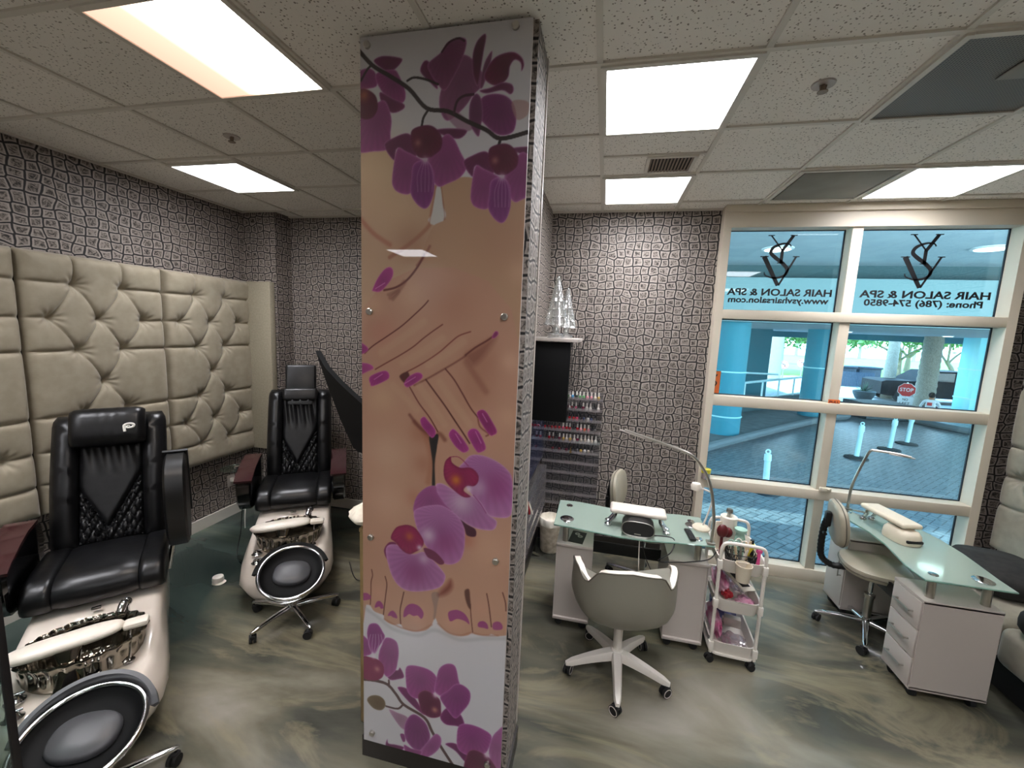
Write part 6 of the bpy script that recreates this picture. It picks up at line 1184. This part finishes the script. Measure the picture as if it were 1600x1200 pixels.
for i in range(40):
    a = i * 2.4; e = random.uniform(.3, 1.3); d = Vector((math.cos(a) * math.cos(e), math.sin(a) * math.cos(e), math.sin(e))); L = random.uniform(1.2, 2.2); f.tube([Vector((0, 0, .1)), d * L * .6 + Vector((0, 0, .2)), d * L + Vector((0, 0, -.25))], [.03, .08, .01], 5, 4, flat=(1, .2))
f.build('fronds', 'leaf', t, 0); MB().cyl((0, 0, 0), (0, 0, .4), .15, .1).build('stem', 'bark', t)
tag(MB().box((22, 32.0, GZ + .16), (13, .35, .34)).build('brick_kerb', 'brickred'), 'low reddish kerb wall along the far side of the street', 'kerb')
t = thing('fence', 'slatted dark fence in front of the bins across the street', 'fence', (0, 0, 0)); m = MB()
for i in range(24): p = Vector((14.4, 29.4, 0)).lerp(Vector((16.3, 29.4, 0)), i / 23); m.box((p.x, p.y, GZ + .5), (.05, .04, .9))
m.build('slats', 'fencem', t)
for x, y, w, lab in ((14.95, 30.2, 1.1, 'dark waste container at the left across the street'), (16.3, 30.3, 1.2, 'dark waste container at the right end behind the fence')):
    t = thing('waste_container', lab, 'bin', (x, y, GZ)); MB().box((0, 0, .62), (w, 1.0, 1.1), .04).build('body', 'bmetal', t); MB().box((0, -.05, 1.22), (w + .05, 1.05, .12), .03).build('lid', 'bmetal', t)
# signs
def sign(x, y, label, build, zc):
    t = thing('road_sign', label, 'sign', (x, y, 0)); MB().cyl((0, .03, GZ), (0, .03, zc + .3), .03).build('post', 'steel', t); build(t, zc); t.rotation_euler = (0, 0, math.atan2(-x, y)); return t
def stop(t, z):
    oc = [(.27 * math.cos(PI/8 + i*PI/4), .27 * math.sin(PI/8 + i*PI/4)) for i in range(8)]; MB().rings([[Vector((a * 1.06, y, z + b * 1.06)) for a, b in oc] for y in (-.002, .012)]).build('rim', 'signw', t, 0); MB().rings([[Vector((a, y, z + b)) for a, b in oc] for y in (-.01, 0)]).build('plate', 'signr', t, 0)
    text_mesh('STOP', .2, 'lettering', 'signw', t, (0, -.013, z), (R(90), 0, 0), .39)
    MB().box((.0, 0, z - .55), (.46, .012, .52), .0).build('lower_plate', 'signw', t)
    for i, w in enumerate(('NO', 'LEFT', 'TURN')): text_mesh(w, .14, 'lettering', 'car', t, (0, -.009, z - .39 - i * .16), (R(90), 0, 0), (.16, .3, .34)[i])
sign(11.95, 19.4, 'red octagonal STOP sign with a white plate below, across the driveway', stop, .32)
def noturn(t, z):
    MB().lathe([(.30, 0), (.30, .012)], seg=32, cap=True).xf(Matrix.Translation((0, 0, z)) @ Matrix.Rotation(R(90), 4, 'X')).build('plate', 'signw', t); m = MB().torus((0, -.014, z), .25, .022, 32, 6, rot=(R(90), 0, 0)); m.tube([(-.17, -.016, z + .17), (.17, -.016, z - .17)], .02, 6); m.build('red_ring', 'signr', t); MB().tube([(.08, -.013, z - .15), (.08, -.013, z + .05), (-.1, -.013, z + .06)], .022, 6).build('arrow', 'car', t)
sign(12.9, 33.6, 'round white and red no-turn sign beside the thick date palm', noturn, .35); sign(14.4, 34.4, 'round white and red sign farther right, near the teal column', noturn, .5)
def twenty(t, z):
    MB().box((0, 0, z), (.7, .012, .55)).build('plate', 'signw', t); text_mesh('20', .42, 'lettering', 'car', t, (0, -.01, z), (R(90), 0, 0), .42)
sign(10.75, 32.6, 'pale sign reading 20 left of the thick date palm', twenty, .5)
# dark pickup truck
t = thing('pickup_truck', 'dark pickup truck parked at the right across the driveway', 'truck', (15.6, 23.6, GZ), R(-4))
m = MB(); prof = [(-2.5, .35), (-2.5, .95), (-2.35, 1.02), (-1.2, 1.05), (-.55, 1.55), (.9, 1.58), (1.15, 1.05), (2.6, 1.05), (2.65, .4), (2.2, .32), (-2.2, .3)]
m.rings([[Vector((a, y * (.92 if b > 1.2 else 1), b)) for a, b in prof] for y in (-.9, -.85, .85, .9)]).build('body', 'car', t, 30)
MB().rings([[Vector((a, y, b)) for a, b in ((-1.02, 1.1), (-.5, 1.48), (.2, 1.5), (.2, 1.1))] for y in (-.93, .93)]).rings([[Vector((a, y, b)) for a, b in ((.28, 1.1), (.28, 1.5), (.82, 1.5), (1.0, 1.1))] for y in (-.93, .93)]).build('windows', 'carg', t, 0)
for x in (-1.6, 1.65):
    for y in (-.88, .88): w = MB().cyl((x, y - .12, .36), (x, y + .12, .36), .36, seg=28).build('wheel', 'rubber', t); MB().cyl((x, y - .13, .36), (x, y + .13, .36), .2, seg=20).build('hubcap', 'steel', w)
# motorcycle-like cart with cone and a seated person seen from behind
t = thing('scooter', 'pale scooter parked behind the stop sign plate', 'scooter', (12.9, 20.7, GZ), R(60)); m = MB().tube([(-.5, 0, .5), (-.1, 0, .45), (.25, 0, .3), (.55, 0, .9)], [.12, .14, .08, .05], 10, 5).ell((-.3, 0, .65), (.35, .13, .1), 14).build('body', 'signw', t); MB().torus((-.5, 0, .24), .2, .05, 24, 8, rot=(R(90), 0, 0)).torus((.6, 0, .24), .2, .05, 24, 8, rot=(R(90), 0, 0)).build('wheels', 'rubber', t); MB().tube([(.5, -.3, .95), (.52, 0, .95), (.5, .3, .95)], .025, 8, 3).build('handlebar', 'steel', t)
def person(x, y, label, rz):
    t = thing('person', label, 'person', (x, y, GZ), rz)
    me = bpy.data.meshes.new('person_body'); V = []; E_ = []; Rd = []
    def ch(pts, rads, root=None):
        prev = root
        for p, r in zip(pts, rads):
            V.append(p); Rd.append(r); i = len(V) - 1
            if prev is not None: E_.append((prev, i))
            prev = i
        return prev
    ch([(0, 0, .17)], [.15]); ch([(0, 0, .34), (0, .02, .50), (0, .01, .63)], [.145, .165, .12], 0); ch([(0, -.01, .70), (0, -.03, .79), (0, -.03, .88)], [.06, .10, .085], 3)
    for s in (-1, 1):
        ch([(s * .19, 0, .60), (s * .27, -.06, .38), (s * .20, -.28, .34), (s * .17, -.36, .36)], [.065, .05, .035, .04], 3); ch([(s * .12, -.05, .16), (s * .17, -.38, .40), (s * .15, -.48, .08), (s * .15, -.60, .05)], [.105, .075, .05, .045], 0)
    me.from_pydata(V, E_, []); o = bpy.data.objects.new('body', me); COL.objects.link(o); o.modifiers.new('s', 'SKIN'); 
    for i, r in enumerate(Rd): me.skin_vertices[0].data[i].radius = (r, r * .8)
    me.skin_vertices[0].data[0].use_root = True; o.modifiers.new('u', 'SUBSURF').levels = 2; o.modifiers['u'].render_levels = 2
    bpy.context.view_layer.update(); m2 = bpy.data.meshes.new_from_object(o.evaluated_get(bpy.context.evaluated_depsgraph_get())); bpy.data.objects.remove(o)
    o = bpy.data.objects.new('body', m2); COL.objects.link(o); o.parent = t; m2.materials.clear()
    for q in ('skin', 'shirt', 'jeans'): m2.materials.append(M[q])
    for f in m2.polygons:
        f.use_smooth = True; z = f.center.z; f.material_index = 2 if z < .24 or f.center.y < -.12 and abs(f.center.x) < .3 and z < .45 and not (f.center.y < -.3 and z > .33 and abs(f.center.x) > .14) else (1 if z < .68 and f.center.y > -.12 else 0)
    MB().ell((0, -.005, .85), (.10, .105, .115), 16).build('hair', 'hair', t); MB().box((.04, .15, .52), (.14, .03, .12), .01).build('shirt_print', 'signr', t)
person(12.3, 18.6, 'person sitting low outside in a white t-shirt with a red back print', R(150))
